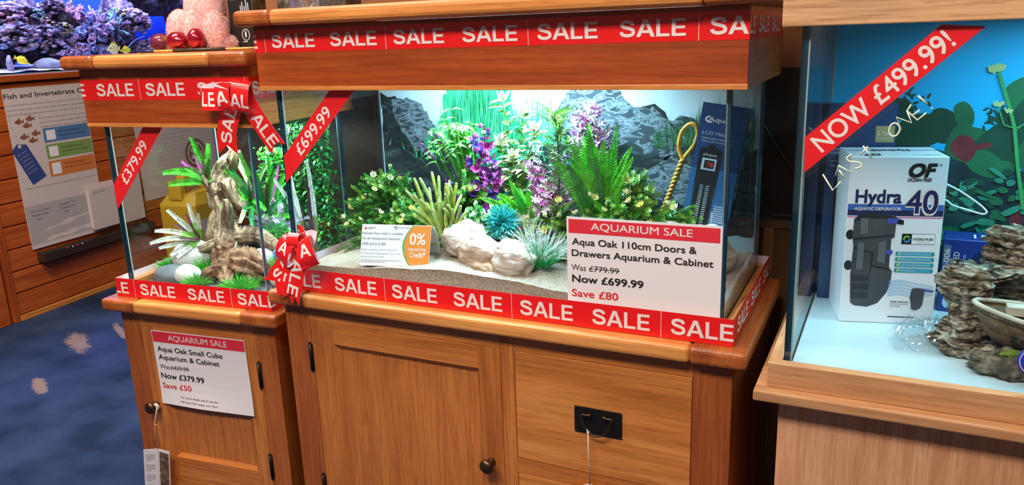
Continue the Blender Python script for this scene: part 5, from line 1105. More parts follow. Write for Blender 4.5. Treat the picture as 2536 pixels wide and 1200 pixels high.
# navy light box behind the ornament
t = thing('light_box', 'navy blue light unit box with white lettering behind the shipwreck ornament', 'box', 'T', (.243, .395, .0305), -.03); w, h, d = .235, .150, .07
MB().bbox(0, w, 0, d, 0, h, pmat('carton_navy', (.012, .035, .22), .35), .0012, 1).build('carton', t); mb = MB(); f = front(0, 0, 0); a = Art()
a.rect(.002, .045, .014, h-.012, pmat('print_slate', (.12, .16, .26), .4), 1); a.text('K-000-006', .0125, .05, .0095, white, width=.080, rot=PI/2, bold=.01); a.text('CONTROL LED', .029, .035, .0095, white, width=.090, rot=PI/2, bold=.01); a.text('MASTER AQUARIUMS', .0405, .035, .0045, lgrey, width=.085, rot=PI/2); a.ell(.085, .095, .040, .04, hb2, 1); a.text('A', .112, .045, .070, white, bold=.06)
a.ell(.016, .02, .008, .012, wave, 1); a.lay(mb, f, .00025); mb.build('front_print', t); mb = MB(); g = plane_fn((0, 0, h), (1, 0, 0), (0, 1, 0)); a = Art(); a.rect(.065, .02, .10, .05, paper2, 1).greek(.068, .042, .03, .02, 3, ink, 3).rect(.052, .02, .056, .05, paper2, 1); a.lay(mb, g, .00025); mb.build('lid_print', t)
# shipwreck ornament
orn1 = nmat('ornament_rock', [(.05, .034, .02), (.18, .13, .085), (.38, .32, .24), (.52, .48, .41)], 34, .85, 1., (1, 1, 3.0), 12, 1.6, pos=[.36, .46, .56, .68], spec=.2, bd=.012); orn2 = nmat('ornament_base', [(.02, .016, .012), (.09, .07, .045), (.28, .24, .18)], 50, .85, 1., detail=9, bd=.006); hullm = nmat('ornament_hull', [(.05, .027, .012), (.12, .07, .033), (.21, .135, .07)], 60, .7, .6, detail=6); deckm = nmat('ornament_deck', [(.34, .30, .22), (.58, .54, .44)], 22, .8, .6); mossm = nmat('ornament_moss', [(.06, .09, .01), (.20, .26, .03)], 60, .9, .8)
B = (.36, .15, .0305); t = thing('shipwreck_ornament', 'rocky shipwreck ornament with a brown hull on the white tank floor', 'ornament', 'T', B)
def strata(mb, P, seed, mat, R_, n=64, sub=34, led=.16):
    C = spline([(p[0], p[1], p[2]) for p in P], sub); rr = spline([(*q, 0) for q in R_], sub); m = len(C); vs = []
    for i, c in enumerate(C):
        st = abs(math.sin(c.z*210+2*noise.noise(Vector((c.x*30, c.y*30, seed)))))
        for k in range(n):
            w = 2*PI*k/n; e = Vector((math.cos(w), math.sin(w), 0)); q = noise.fractal(Vector((e.x*1.3+seed, e.y*1.3, c.z*18)), 1, 2, 5); h = noise.noise(Vector((e.x*3, e.y*3+seed, c.z*70)))
            k2 = 1+.50*q+.30*h+led*(st-.5); vs.append(c+Vector((e.x*rr[i].x*k2, e.y*rr[i].y*k2, .004*q)))
    mb.add(vs, [(i*n+k, i*n+(k+1) % n, (i+1)*n+(k+1) % n, (i+1)*n+k) for i in range(m-1) for k in range(n)]+[tuple(range(n))[::-1], tuple(range((m-1)*n, m*n))], mat, True)
mb = MB(); strata(mb, [(.283, .19, .031), (.278, .19, .06), (.281, .195, .09), (.280, .20, .125), (.279, .20, .158), (.284, .20, .186)], 3, orn1, [(.050, .045), (.046, .040), (.032, .03), (.034, .03), (.044, .035), (.036, .03)])
strata(mb, [(.285, .205, .158), (.315, .215, .165), (.345, .23, .176)], 4, orn1, [(.03, .03), (.034, .03), (.03, .03)], sub=9); mb.part('rock_pillar', t)
mb = MB(); strata(mb, [(.36, .28, .031), (.36, .28, .08), (.365, .275, .12), (.362, .265, .165), (.366, .26, .195), (.352, .255, .222), (.345, .25, .243)], 6, orn1, [(.07, .05), (.05, .04), (.045, .035), (.058, .04), (.062, .036), (.042, .03), (.022, .018)])
strata(mb, [(.45, .28, .031), (.45, .28, .10), (.455, .27, .17), (.45, .26, .23), (.45, .26, .26)], 7, orn1, [(.08, .05), (.07, .045), (.075, .045), (.06, .04), (.03, .02)]); mb.part('rock_peak', t)
mb = MB()
def hull(u, v):
    x = .282+.235*u; bow = min(1, (u/.30))**.6; wdt = .052*bow*(1-.1*u); zt = .139-.052*u+.03*u*u; zb = .062+.045*(1-bow)**1.3
    a_ = PI*v; return Vector((x+.012*(1-bow)*math.sin(a_), .135-math.cos(a_)*wdt*(1-.25*math.sin(a_)), zt-(zt-zb)*math.sin(a_)**.75))
mb.grid(46, 22, hull, hullm)
for u in [i/46 for i in range(46)]:
    pass
mb.grid(46, 1, lambda u, v: hull(u, 0).lerp(hull(u, 1), v)-Vector((0, 0, .006)), hullm, False)
for row in (.13, .18):
    for i in range(10):
        for j in range(2):
            q = hull(.24+.055*i+.018*j, row+.012*(i % 2)); q2 = q+Vector((.0045, 0, 0)); mb.box(q.x-.0022, q.x+.0022, q.y-.0014, q.y+.002, q.z-.0020, q.z+.0020, black)
mb.part('hull', t)
mb = MB(); e0 = [hull(i/46, 0) for i in range(47)]; e1 = [hull(i/46, 1) for i in range(47)]
mb.tube([q+Vector((0, -.001, .001)) for q in e0], .0042, deckm, 6); mb.tube([q+Vector((0, .001, .001)) for q in e1], .0042, deckm, 6); mb.tube([q+Vector((0, -.0015, -.006)) for q in e0], .0025, orn2, 6)
for i in range(1, 46): q = e0[i]; mb.box(q.x-.0008, q.x+.0008, q.y-.0046, q.y-.001, q.z-.0065, q.z-.003, hullm)
mb.box(.33, .358, .125, .150, .124, .138, deckm); mb.box(.40, .46, .12, .16, .116, .134, deckm); mb.part('deck', t, 'cream deck edge and planks')
mb = MB(); mb.ico((.345, .105, .044), (.062, .034, .026), orn2, 4, .32, 3, 3); mb.ico((.42, .115, .046), (.066, .04, .028), orn2, 4, .32, 3, 5); mb.ico((.315, .15, .040), (.035, .03, .018), orn1, 3, .3, 3, 8)
for q in mb.v: q.z = max(q.z, .0312)
mb.part('base_rock', t)
MB().ico((.345, .100, .066), (.022, .014, .008), mossm, 3, .4, 4, 9).part('moss_patch', t, 'yellow green moss')
# crumpled film, LED reflection loop, writing, sticker
r = random.Random(77); mb = MB()
def film(a, b): x = .165+.15*a; y = .14+.16*b; q = noise.fractal(Vector((x*34, y*34, 2)), 1, 2, 5); return Vector((x+.012*noise.noise(Vector((x*60, y*60, 9))), y+.012*noise.noise(Vector((x*60, y*60, 4))), max(.0312, .0335+.052*max(0, math.sin(PI*a))*max(0, math.sin(PI*b))*(.5+.8*abs(q))+.012*abs(q))))
mb.grid(60, 60, film, clear_t, False); mb.single('plastic_film', 'crumpled clear plastic film lying between the boxed pump and the shipwreck ornament', 'plastic wrap', 'T', (.24, .22, .031))
tubem = pmat('pale_reflection', (.80, .90, .90), .12, spec=.9)  # LED reflection lines, put in as a pale glossy tube
lpp = spline([(.236, .36, .295), (.262, .352, .282), (.292, .345, .262), (.304, .342, .250), (.298, .342, .245), (.275, .346, .250), (.250, .352, .256), (.232, .358, .262), (.222, .385, .2), (.215, .44, .10), (.216, .445, .0335)], 8)
MB().tube(lpp, .0017, tubem, 8).single('reflection_tube', 'thin pale LED reflection line modelled as a looping tube behind the boxed pump', 'tube', 'T', (.216, .445, .0335))
chalk = pmat('chalk_marker', (.72, .80, .60), .6); mb = MB()
for s in [[(.043, .367), (.059, .342), (.07, .357)], [(.062, .366), (.065, .382), (.085, .371)], [(.066, .375), (.075, .363)], [(.083, .4), (.076, .394), (.081, .389), (.094, .388), (.098, .382), (.089, .378)], [(.098, .414), (.112, .395)], [(.095, .4), (.105, .413)], [(.132, .436), (.134, .446), (.141, .449), (.147, .441), (.143, .431), (.136, .43), (.132, .436)], [(.149, .44), (.141, .458), (.162, .45), (.154, .468)], [(.159, .477), (.154, .468), (.169, .454), (.18, .465)], [(.162, .461), (.171, .469)], [(.167, .49), (.18, .478)], [(.1855, .4725), (.1875, .4715)]]:
    C = spline([(x, -.0009, z) for x, z in s], 6) if len(s) > 4 else [Vector((x, -.0009, z)) for x, z in s]
    mb.tube(C, .0014, chalk, 6)
    if s[0] == (.095, .4): mb.single('marker_writing', 'pale handwritten word LAST on the front glass, over the boxed pump', 'writing', 'T', (.07, -.0009, .34)); mb = MB()
mb.single('marker_writing', 'pale handwritten word ONE on the front glass, before the lotus leaves', 'writing', 'T', (.16, -.0009, .43))
mb = MB(); mb.lathe([(.0255, 0), (.0255, .0006), (0, .0006)], (.360, -.0006, .0965), (0, -1, 0), pmat('sticker_blue', (.015, .04, .42), .35), 40); Art().ring(.360, .0965, .0225, .0225, .0012, white, 1).lay(mb, front(0, -.0013, 0)); mb.single('round_sticker', 'round blue sticker low on the front glass before the shipwreck ornament', 'sticker', 'T', (.360, -.001, .07))
# ================================================================== reef tank and its boarded stand at the back (frame R: x along the stand, y into it)
RB = FLOOR
c = thing('boarded_stand', 'long stand of orange varnished boards under the blue reef tank', 'stand', 'R', (1.4, .3, RB))
mb = MB(); seams = [RB, -.632, -.527, -.424, -.320, -.214, -.109, -.001, .105, .21, .315, .424]
for a_, b_ in zip(seams[1:], seams[2:]): mb.bbox(.030, 3.3, 0, .02, a_+.003, b_-.003, pine_x, .004, 2)
mb.box(.03, 3.3, .008, .03, RB, .424, pine_z); mb.part('boards', c)
MB().bbox(0, .031, -.004, .03, RB, .424, pine_z, .003).part('corner_post', c); MB().bbox(.03, 3.3, -.006, .02, RB, -.632, oak_x2, .003).part('plinth', c)
MB().bbox(-.9, 3.3, -.022, .62, .428, .458, oak_hood, .004).part('top_rail', c)
mb = MB(); mb.bbox(-.9, -.012, .004, .03, RB, .424, pine_x, .004).box(-.012, 0, .02, .03, RB, .424, darkgap); mb.part('end_panel', c)
mb = MB().box(-.9, 3.3, .05, .60, RB, .424, pine_z); mb.part('cabinet_back', c)
rg = glass('reef_glass', (.97, .98, 1), .02, .6); rblue = pmat('reef_back_blue', (.01, .08, .75), .6)
t = thing('reef_aquarium', 'long blue lit reef aquarium of purple corals on the boarded stand', 'aquarium', 'R', (1.4, .3, .458))
MB().box(-.88, 3.28, 0, .012, .458, 1.12, rg).part('front_pane', t); MB().box(-.88, 3.28, .57, .58, .458, 1.12, rblue).part('back_panel', t, 'blue back panel'); MB().box(-.88, -.868, .012, .57, .458, 1.12, rblue).box(3.268, 3.28, .012, .57, .458, 1.12, rblue).part('side_pane', t)
MB().bbox(-.9, 3.3, -.015, .6, 1.19, 1.24, oak_hood, .004).part('lid', t)
MB().box(-.868, 3.268, .014, .57, .458, .463, edge2).part('bottom_pane', t)
rsand = nmat('reef_sand', [(.35, .34, .40), (.62, .60, .66)], 120, .9, .7)
mb = MB(); mb.grid(120, 24, lambda a, b: (-.86+4.12*a, .014+.554*b, .470+.012*noise.noise(Vector((a*40, b*6, 1)))+.02*b), rsand); mb.single('reef_sand', 'pale sand along the bottom of the reef aquarium', 'sand', 'R', (1.2, .3, .46), kind='stuff')
rr1 = nmat('reef_rock', [(.012, .010, .02), (.07, .045, .085), (.28, .18, .30), (.55, .44, .55)], 26, .8, 1., detail=9, dist=1.2, pos=[.34, .47, .58, .70], bd=.012); rr2 = nmat('reef_rock_dark', [(.006, .006, .014), (.03, .022, .045), (.12, .08, .14)], 22, .85, 1., detail=9, dist=1, pos=[.4, .55, .72], bd=.012); rr3 = nmat('reef_rock_pale', [(.10, .09, .13), (.34, .28, .38), (.62, .55, .62)], 34, .8, 1., detail=9, dist=1, bd=.01)
def cmat(name, c): return nmat(name, [tuple(q*.25 for q in c), tuple(q*.75 for q in c), c], 70, .7, .8, detail=6, pos=[.36, .5, .66], bd=.004)
cp = cmat('coral_lilac', (.50, .32, .58)); cpk = cmat('coral_pink', (.56, .26, .42)); ct = cmat('coral_teal', (.26, .60, .52)); cb = cmat('coral_blue', (.28, .34, .70)); cy = cmat('coral_yellow', (.60, .56, .2)); cor = cmat('coral_peach', (.60, .34, .26))
def rrock(label, c, r_, mat, seed, amp=.34): return rock('reef_rock', label, 'R', c, r_, mat, seed, amp, 2.4, 4, None, 0, .0, 'reef rock')
for a_ in [('dark reef rock in the bottom corner by the stand end', (.37, .33, .56), (.16, .12, .10), rr2, 71), ('knobbly purple reef rock stacked at the end of the reef tank', (.36, .26, .675), (.14, .09, .085), rr1, 72), ('purple reef rock pillar rising behind the knobbly stack', (.60, .32, .70), (.055, .06, .16), rr1, 73), ('reef rock arch reaching across behind the lilac branching coral', (.76, .34, .745), (.15, .07, .055), rr1, 74),
            ('purple reef rock heap low in the middle of the reef', (.615, .28, .615), (.10, .08, .06), rr1, 75), ('slanting reef rock ramp above the grey boulder', (.60, .26, .545), (.15, .06, .050), rr2, 76), ('dark hollow reef rock below the yellow plate coral', (.745, .33, .60), (.10, .08, .075), rr2, 77), ('reef rock base carrying the ring shaped corals', (.84, .29, .575), (.10, .08, .11), rr1, 78),
            ('broad dark reef rock behind the two yellow fish', (1.02, .36, .60), (.14, .10, .12), rr2, 79), ('tall purple reef rock tower beside the blue gap', (1.21, .35, .71), (.11, .09, .13), rr1, 80), ('dark overhanging reef rock at the top of the blue gap', (1.50, .36, .84), (.26, .10, .09), rr2, 81), ('reef rock mound behind the plush toy foot', (1.34, .36, .52), (.17, .09, .07), rr1, 82), ('purple reef rock column beyond the plush toy', (1.78, .36, .70), (.16, .10, .24), rr1, 83), ('reef rock column beyond the black carton', (2.25, .36, .72), (.24, .12, .27), rr1, 84), ('knobbly reef rock jutting over the pillar top', (.50, .30, .76), (.12, .07, .035), rr1, 85)]: rrock(*a_)
rock('reef_rock', 'rounded grey boulder on the reef sand near the front glass', 'R', (.53, .14, .492), (.075, .05, .032), nmat('reef_boulder', [(.16, .18, .24), (.34, .36, .44)], 20, .8, .6), 86, .12, 1.6, 3, cat='reef rock')
rock('reef_rock', 'slim bent pale reef stone standing on the sand beside the swimming fish', 'R', (.31, .12, .505), (.014, .014, .038), rr3, 87, .3, 2, 3, cat='reef rock')
def coral(label, c, kind, r_, mats, seed, n=40):
    r = random.Random(seed); t = thing('coral', label, 'coral', 'R', c); mb = MB()
    for i in range(n*2 if kind == 'knob' else n):
        m = r.choice(mats)
        if kind == 'branch':
            e = (sph(r, .35)+Vector((0, -.35, 0))).normalized(); C = curve((0, 0, 0), e, r_*rv(r, .6, 1.05), -.3, 6, .25, r); mb.tube(C, [.011-.0012*k for k in range(7)], m, 6)
            for k in (3, 4, 5):
                e2 = (e+sph(r)*.9).normalized(); mb.tube(curve(C[k], e2, r_*.28, -.2, 3, .2, r), [.0075, .007, .006, .004], m, 5)
        elif kind == 'ring':
            e = sph(r, .1); e.y = -abs(e.y); q = Vector((e.x*r_*1.1, e.y*r_*.7, e.z*r_)); d = (e+sph(r)*.5).normalized(); s = rv(r, .014, .024); mb.lathe([(s*.5, -.03), (s*.8, 0), (s, .012), (s*.85, .016), (s*.62, .008), (s*.3, -.015)], q, d, m, 12)
        else:
            e = sph(r, .2); e.y = -abs(e.y)*.8; q = Vector((e.x*r_*1.25, e.y*r_*.6, e.z*r_*.75)); s = r_*rv(r, .09, .20); mb.ico(q, (s*1.35, s, s*.75), r.choice([m, m, rr1]), 2, .75, 1.8, r.random()*50)
    mb.build('polyps' if kind != 'branch' else 'branches', t); MB().ico((0, .02, -.01), (r_*.7, r_*.5, r_*.55), rr2, 3, .25, 2, seed).build('coral_base', t)
for a_ in [('large lilac branching coral fanning out in the middle of the reef', (.90, .22, .655), 'branch', .135, [cp, cp, cb], 91, 46), ('teal tinted branching coral beside the large lilac one', (1.02, .22, .665), 'branch', .10, [ct, cb, cp], 92, 26), ('pale pink branching coral reaching up to the reef arch', (.80, .24, .72), 'branch', .085, [cp, cpk], 93, 20), ('cluster of lilac ring mouthed corals low in the middle', (.835, .20, .58), 'ring', .085, [cp, cb], 94, 46), ('lilac ring mouthed corals beside the yellow fish', (.89, .20, .525), 'ring', .05, [cp, cb], 95, 18),
           ('pink knobbly coral at the stand end of the reef', (.40, .20, .715), 'knob', .07, [cpk, cp], 96, 30), ('pale knobbly corals along the lower stack ledge', (.42, .18, .625), 'knob', .085, [cp, rr3, cb], 97, 40), ('teal encrusting coral on the pillar', (.585, .22, .735), 'knob', .030, [ct], 98, 14), ('peach encrusting coral below the teal one', (.618, .21, .692), 'knob', .034, [cor], 99, 14), ('curved yellow plate coral', (.70, .20, .662), 'knob', .042, [cy], 100, 22), ('green crusted coral at the top of the branching corals', (1.09, .24, .735), 'knob', .048, [ct, cy], 101, 24), ('lilac knobbly coral at the top of the reef arch', (.70, .26, .785), 'knob', .06, [cp, rr3], 102, 26), ('pink round coral mound near the front glass', (.672, .15, .530), 'knob', .04, [cpk, cp], 103, 22), ('lilac corals scattered over the tall tower', (1.21, .25, .70), 'knob', .09, [cp, rr3, cpk], 104, 34), ('lilac corals on the mound behind the plush toy foot', (1.33, .27, .545), 'knob', .08, [cp, rr3], 105, 34), ('pale knobbly coral heap at the middle of the purple heap', (.60, .20, .63), 'knob', .065, [rr3, cp, cb], 106, 30), ('teal coral beyond the plush toy near the black carton', (1.72, .25, .82), 'branch', .09, [ct, ct, cy], 107, 26), ('lilac coral crust on the slanting ramp', (.62, .19, .565), 'knob', .06, [rr3, cp, cb], 108, 26)]: coral(*a_)
MB().tube(spline([(1.06, .2, .53), (1.10, .2, .562), (1.16, .2, .600), (1.24, .2, .622)], 6), [.004-.00012*k for k in range(19)], cb, 6).single('coral', 'single pale whip coral bending above the yellow fish', 'coral', 'R', (1.06, .2, .53))
fy = pmat('fish_yellow', (.85, .72, .03), .4); fyp = pmat('fish_yellow_pale', (.80, .76, .30), .4)
def fish(label, base, L, H, ang, body, pitch=0):
    t = thing('yellow_fish', label, 'fish', 'R', base, ang, 'yellow fish in the reef aquarium'); mb = MB()
    def f(d): return 1
    mb.ico((0, 0, 0), (L*.42, L*.09, H*.40), body, 3, 0)
    for q in mb.v:
        k = q.x/(L*.42); q.z *= (1-.55*max(0, -k)**2) if k < 0 else (1-.25*k*k); 
    mb.ico((-L*.42, 0, -H*.05), (L*.10, L*.04, H*.09), body, 2, 0); mb.build('body', t)
    def fin(name, pts): 
        m2 = MB(); m2.prism(pts, lambda u, v, d: Vector((u, d, v)), -.0012, .0012, fy); m2.build(name, t)
    fin('tail', [(L*.36, -H*.06), (L*.58, -H*.24), (L*.53, 0), (L*.58, H*.24), (L*.36, H*.06)]); fin('dorsal_fin', [(-L*.20, H*.30), (-L*.05, H*.52), (L*.18, H*.50), (L*.36, H*.26), (L*.36, H*.08), (0, H*.2)]); fin('belly_fin', [(-L*.08, -H*.30), (L*.08, -H*.50), (L*.25, -H*.46), (L*.36, -H*.2), (L*.3, -H*.08)])
    e = MB()
    for s in (-1, 1): e.ico((-L*.27, s*L*.055, H*.06), (.004, .003, .004), black, 2, 0)
    e.build('eyes', t)
    t.rotation_euler[1] = pitch
fish('slim yellow fish diving head down near the reef sand', (.372, .11, .517), .075, .042, PI-.1, fy, -.45)
fish('round yellow fish with a pale belly beside the ring mouthed corals', (.930, .13, .555), .085, .072, 0, fyp)
fish('yellow fish following the rounder yellow fish', (1.020, .14, .546), .062, .05, 0, fy)

# ------------------------------------------------------------------ notices, leaflets and the drum in front of the boards
def wsheet(name, label, cat, x0, x1, z0, z1, y=-.0035): return MB(), front(x0, y, z0), (x1-x0), (z1-z0)
pblue = pmat('notice_blue', (.08, .17, .34), .5); pgrn = pmat('notice_green', (.20, .31, .08), .5); porg = pmat('notice_orange', (.62, .17, .045), .5); tagb = pmat('notice_tag', (.035, .06, .21), .5); fishb = pmat('notice_fish', (.26, .09, .05), .5); nsilver = pmat('notice_grey', (.42, .37, .36), .5); sheetm = pmat('notice_paper', (.62, .50, .47), .55)
mb = MB(); x0, z0, W_, H_ = .150, -.345, .432, .745
def f(u, v, d):
    k = max(0, 1-v/.2); return Vector((x0+u, -.004-.012*k*k*(.4+u)-d, z0+v+.012*(1-v/H_)*0))
mb.grid(4, 12, lambda a, b: f(a*W_, b*H_, 0), sheetm, False); mb.grid(4, 12, lambda a, b: f(a*W_, (1-b)*H_, -.0007), sheetm, False)
a = Art(); Xp = lambda s: s-x0; Zp = lambda z: z-z0
a.text('Fish and Invertebrate Care', .004, Zp(.354), .022, ink, width=.475, bold=.008)
a.it[-1][0] = [(min(u, W_-.001), v) for u, v in a.it[-1][0]]

for i, (t_, w_) in enumerate((('It is important to us that you are able to give every fish or inver', .422), ('care once they leave our premises. Please feel free to take a leaflet', .418), ('you with the appropriate advice on how to correctly care for your', .408))): a.text(t_, .006, Zp(.320-.0215*i), .0085, inkg, width=w_, lay=1)
for i, (t_, w_) in enumerate((('For further information on the species', .262), ('you wish to purchase, please refer to yo', .262), ('relevant livestock section on our websi', .262))): a.text(t_, Xp(.312), Zp(.250-.0205*i), .0085, inkg, width=w_, lay=1)
for n_, (z1, z2, m) in enumerate(((.204, .137, pblue), (.126, .058, pgrn), (.047, -.028, porg))):
    a.rect(Xp(.318), Zp(z2), W_-.004, Zp(z1), m, 1); a.rect(Xp(.332), Zp(z2+.010), Xp(.382), Zp(z1-.010), paper, 2); a.text(('Marine livestock care', 'The freshwater care', 'The pond livestock')[n_], Xp(.40), Zp(z1-.026), .009, ink, width=.125, lay=2); a.text(('information on our website', 'information on our website', 'information on our website')[n_], Xp(.40), Zp(z1-.045), .009, ink, width=.15, lay=2)
def fsh(x, z, s): a.poly([(x-.020*s, z), (x-.010*s, z+.008*s), (x+.004*s, z+.010*s), (x+.013*s, z+.003*s), (x+.024*s, z+.010*s), (x+.021*s, z), (x+.024*s, z-.008*s), (x+.013*s, z-.003*s), (x+.002*s, z-.010*s), (x-.010*s, z-.007*s)], fishb, 1); a.poly([(x-.004*s, z+.009*s), (x+.004*s, z+.018*s), (x+.008*s, z+.008*s)], fishb, 1)
for x, z in ((.205, .247), (.262, .256), (.242, .226), (.218, .176), (.278, .186), (.258, .155)): fsh(Xp(x), Zp(z), 1.15)
a.poly([(Xp(s), Zp(z)) for s, z in ((.144, .122), (.176, .150), (.222, .142), (.296, -.017), (.218, -.048))][:5], tagb, 1); a.ell(Xp(.186), Zp(.138), .009, .009, sheetm, 2); a.line([(Xp(.151), Zp(.30)), (Xp(.186), Zp(.142))], .0022, inkl, 2); [a.text(('Our team', 'are happy', 'to offer help', 'and advice', 'on all our', 'livestock')[i], Xp(.168+.008*i), Zp(.092-.0175*i), .007, inkl, width=.052, rot=.42, lay=2) for i in range(6)]
a.text('Please consider the environment by downloading the information when possible', .03, Zp(-.064), .007, inkg, width=W_-.05, lay=1); a.rect(.004, .018, W_-.004, Zp(-.142), nsilver, 1); a.text('Caring For Your', .03, Zp(-.175), .010, ink, width=.10); a.text('Marine Fish', .035, Zp(-.195), .010, ink, width=.08); a.text('And', .055, Zp(-.215), .010, ink); a.text('Caring For Your', .18, Zp(-.170), .010, ink, width=.10); a.text('Tropical Fish', .185, Zp(-.190), .010, ink, width=.085); a.text('And', .205, Zp(-.210), .010, ink); a.text('Invertebrates', .185, Zp(-.230), .010, inkl, width=.085)
a.cut('v', [H_*i/12 for i in range(1, 12)]); a.lay(mb, f, .00025)
mb.single('notice_poster', 'large white fish care notice with blue green and orange bars on the boarded stand', 'poster', 'R', (.36, -.004, -.345))
rk = thing('leaflet_rack', 'dark brown leaflet rack low on the boarded stand below the fish care notice', 'rack', 'R', (.36, -.01, -.41)); MB().bbox(.17, .86, -.05, -.0008, -.412, -.365, pmat('rack_brown', (.035, .02, .014), .4), .004).part('tray', rk); mb = MB()
for i in range(4): mb.ico((.30+.028*i, -.052, -.372), .0045, [ledr, lgrey, ledr, lgrey][i], 1, 0)
mb.part('studs', rk)
for k, (s0, s1, zb, zt, y, la) in enumerate(((.474, .655, -.330, -.098, -.020, 'thick stack of white leaflets hanging beside the fish care notice'), (.670, .830, -.340, -.085, -.014, 'white leaflet sheet behind the cube aquarium end glass'))):
    mb = MB()
    for j in range(9 if k == 0 else 3):
        q = .0025*j; r2 = random.Random(j+k*20); mb.bbox(s0+rv(r2, 0, .006), s1-rv(r2, 0, .006), y-q-.002, y-q, zb+rv(r2, 0, .02), zt-q*2, sheetm, .0006, 1)
    a = Art(); a.greek(.02, (zt-zb)*.88, (s1-s0)*.7, .02, 2, inkl, k); a.lay(mb, front(s0, y-.0265 if k == 0 else y-.0085, zb)); mb.single('leaflet_stack', la, 'leaflets', 'R', ((s0+s1)/2, y, zb))
mb = MB(); x0, z0, W2_, H2_ = .86, -.26, .60, .42
mb.prism([(0, 0), (W2_, 0), (W2_, H2_), (0, H2_)], front(x0, -.0035, z0), -.0008, 0, sheetm); a = Art(); 
for i in range(12): a.text(('Fish and invertebrate care advice', 'for keeping your aquarium healthy', 'please ask a member of our team')[i % 3], .13, .385-.0235*i, .0075, inkl, width=rv(random.Random(i), .20, .27), lay=1)
a.text('Please consider the environment before taking a leaflet home', .03, .055, .0075, inkl, width=.5, lay=1)
a.ell(.425, .205, .085, .085, fishb, 3); a.ring(.425, .205, .068, .068, .012, sheetm, 4)
for k in range(5): q = 2*PI*k/5; a.ell(.425+.030*math.cos(q), .205+.030*math.sin(q), .020, .012, sheetm, 4, a=q)
a.lay(mb, front(x0, -.0035, z0)); mb.single('notice_poster', 'white notice with a round brown emblem seen through the cube aquarium', 'poster', 'R', (1.16, -.0035, -.26))
# yellow drum
ym = pmat('jerrycan_yellow', (.62, .36, .02), .45); t = thing('jerrycan', 'yellow plastic jerrycan with a moulded handle standing behind the cube aquarium', 'jerrycan', 'R', (1.05, -.17, RB)); mb = MB(); xc, wd2, dp = 1.05, .165, .125
def slab(pr):
    mb2 = []; 
    for x0_, x1_, y0_, y1_, z_ in pr:
        c_ = .03; mb2 += [Vector(q) for q in ((x0_+c_, y0_, z_), (x1_-c_, y0_, z_), (x1_, y0_+c_, z_), (x1_, y1_-c_, z_), (x1_-c_, y1_, z_), (x0_+c_, y1_, z_), (x0_, y1_-c_, z_), (x0_, y0_+c_, z_))]
    n = 8; m = len(pr); mb.add(mb2, [(i*n+k, i*n+(k+1) % n, (i+1)*n+(k+1) % n, (i+1)*n+k) for i in range(m-1) for k in range(n)]+[tuple(range(n))[::-1], tuple(range((m-1)*n, m*n))], ym)
slab([(.885, 1.215, -.295, -.045, RB), (.885, 1.215, -.295, -.045, -.285), (.925, 1.175, -.270, -.070, -.235), (.925, 1.175, -.265, -.075, -.222)]); mb.part('body', t)
h_ = MB(); h_.bbox(.955, .990, -.20, -.14, -.225, -.145, ym, .008).bbox(1.105, 1.140, -.20, -.14, -.225, -.145, ym, .008).bbox(.955, 1.140, -.20, -.14, -.165, -.130, ym, .010); h_.part('handle', t)
MB().bbox(.895, .950, -.22, -.13, -.26, -.150, ym, .014).part('spout', t); MB().lathe([(.026, 0), (.028, .012), (.02, .022), (0, .023)], (1.06, -.17, -.131), (0, 0, 1), ym, 16).part('cap', t)
mb = MB(); mb.prism([(0, 0), (.23, 0), (.23, .16), (0, .16)], front(.945, -.2975, -.53), -.001, 0, sheetm); Art().greek(.02, .14, .18, .11, 6, inkl, 31).lay(mb, front(.945, -.2975, -.53)); mb.part('paper_label', t, 'white paper label')

# ================================================================== on top of the hoods
fur = nmat('plush_fur', [(.76, .42, .40), (.84, .50, .47)], 20, .9, .15); furp = nmat('plush_fur_pale', [(.80, .50, .46), (.88, .62, .56)], 30, .9, .3); shiny = pmat('sequin_red', (.42, .012, .03), .18, metal=.6, coat=.6); shiny2 = nmat('sequin_violet', [(.03, .01, .04), (.16, .02, .05), (.30, .16, .03)], 22, .16, .2)
B = (.205, .165, .6225); t = thing('plush_toy', 'fluffy pink plush toy with shiny red feet on the small oak hood', 'plush toy', 'S', B); mb = MB(); r = random.Random(5)
def plush(d):
    return 1
def addfur(c, rx, ry, rz, n, L, taper=0.):
    for i in range(n):
        e = sph(r); q = Vector((c[0]+e.x*rx, c[1]+e.y*ry, c[2]+e.z*rz)); d = (e+sph(r)*.5+Vector((0, 0, -.4))).normalized(); s = d.cross(sph(r)).normalized()*.0008; l = L*.7*rv(r, .5, 1.2)
        mb.add([q-s, q+s, q+d*l+Vector((0, 0, -l*.3))], [(0, 1, 2)], r.choice([fur, furp]))
parts_ = [((0, .01, .052), (.074, .052, .056), .007), ((.008, .01, .105), (.054, .044, .07), .006), ((.018, .01, .165), (.043, .040, .06), .006), ((-.050, -.018, .048), (.036, .034, .056), .008), ((.004, -.030, .048), (.032, .028, .054), .007), ((.058, -.022, .045), (.032, .028, .052), .008), ((-.070, -.025, .020), (.024, .022, .020), .016), ((.083, -.01, .018), (.02, .02, .018), .012)]
for c_, r_, L in parts_:
    mb.ico(c_, r_, fur, 4, .04, 4, r.random()*9); addfur(c_, *r_, 3200, L)
for q in mb.v: q.z = max(q.z, .0008)
mb.build('body', t)
for c_, r_, m in (((-.098, -.045, .0240), (.028, .026, .0235), shiny2), ((-.028, -.062, .0255), (.029, .024, .025), shiny), ((.030, -.062, .0285), (.022, .022, .0275), shiny)): 
    o = MB().ico(c_, r_, m, 3, .05, 3, c_[0]*50).build('foot', t); o['label'] = 'shiny red foot' if m is shiny else 'shiny violet and amber foot'
tk = nmat('carton_photo', [(.012, .012, .010), (.05, .04, .03), (.13, .12, .08), (.26, .26, .22)], 45, .4, 0, detail=8)
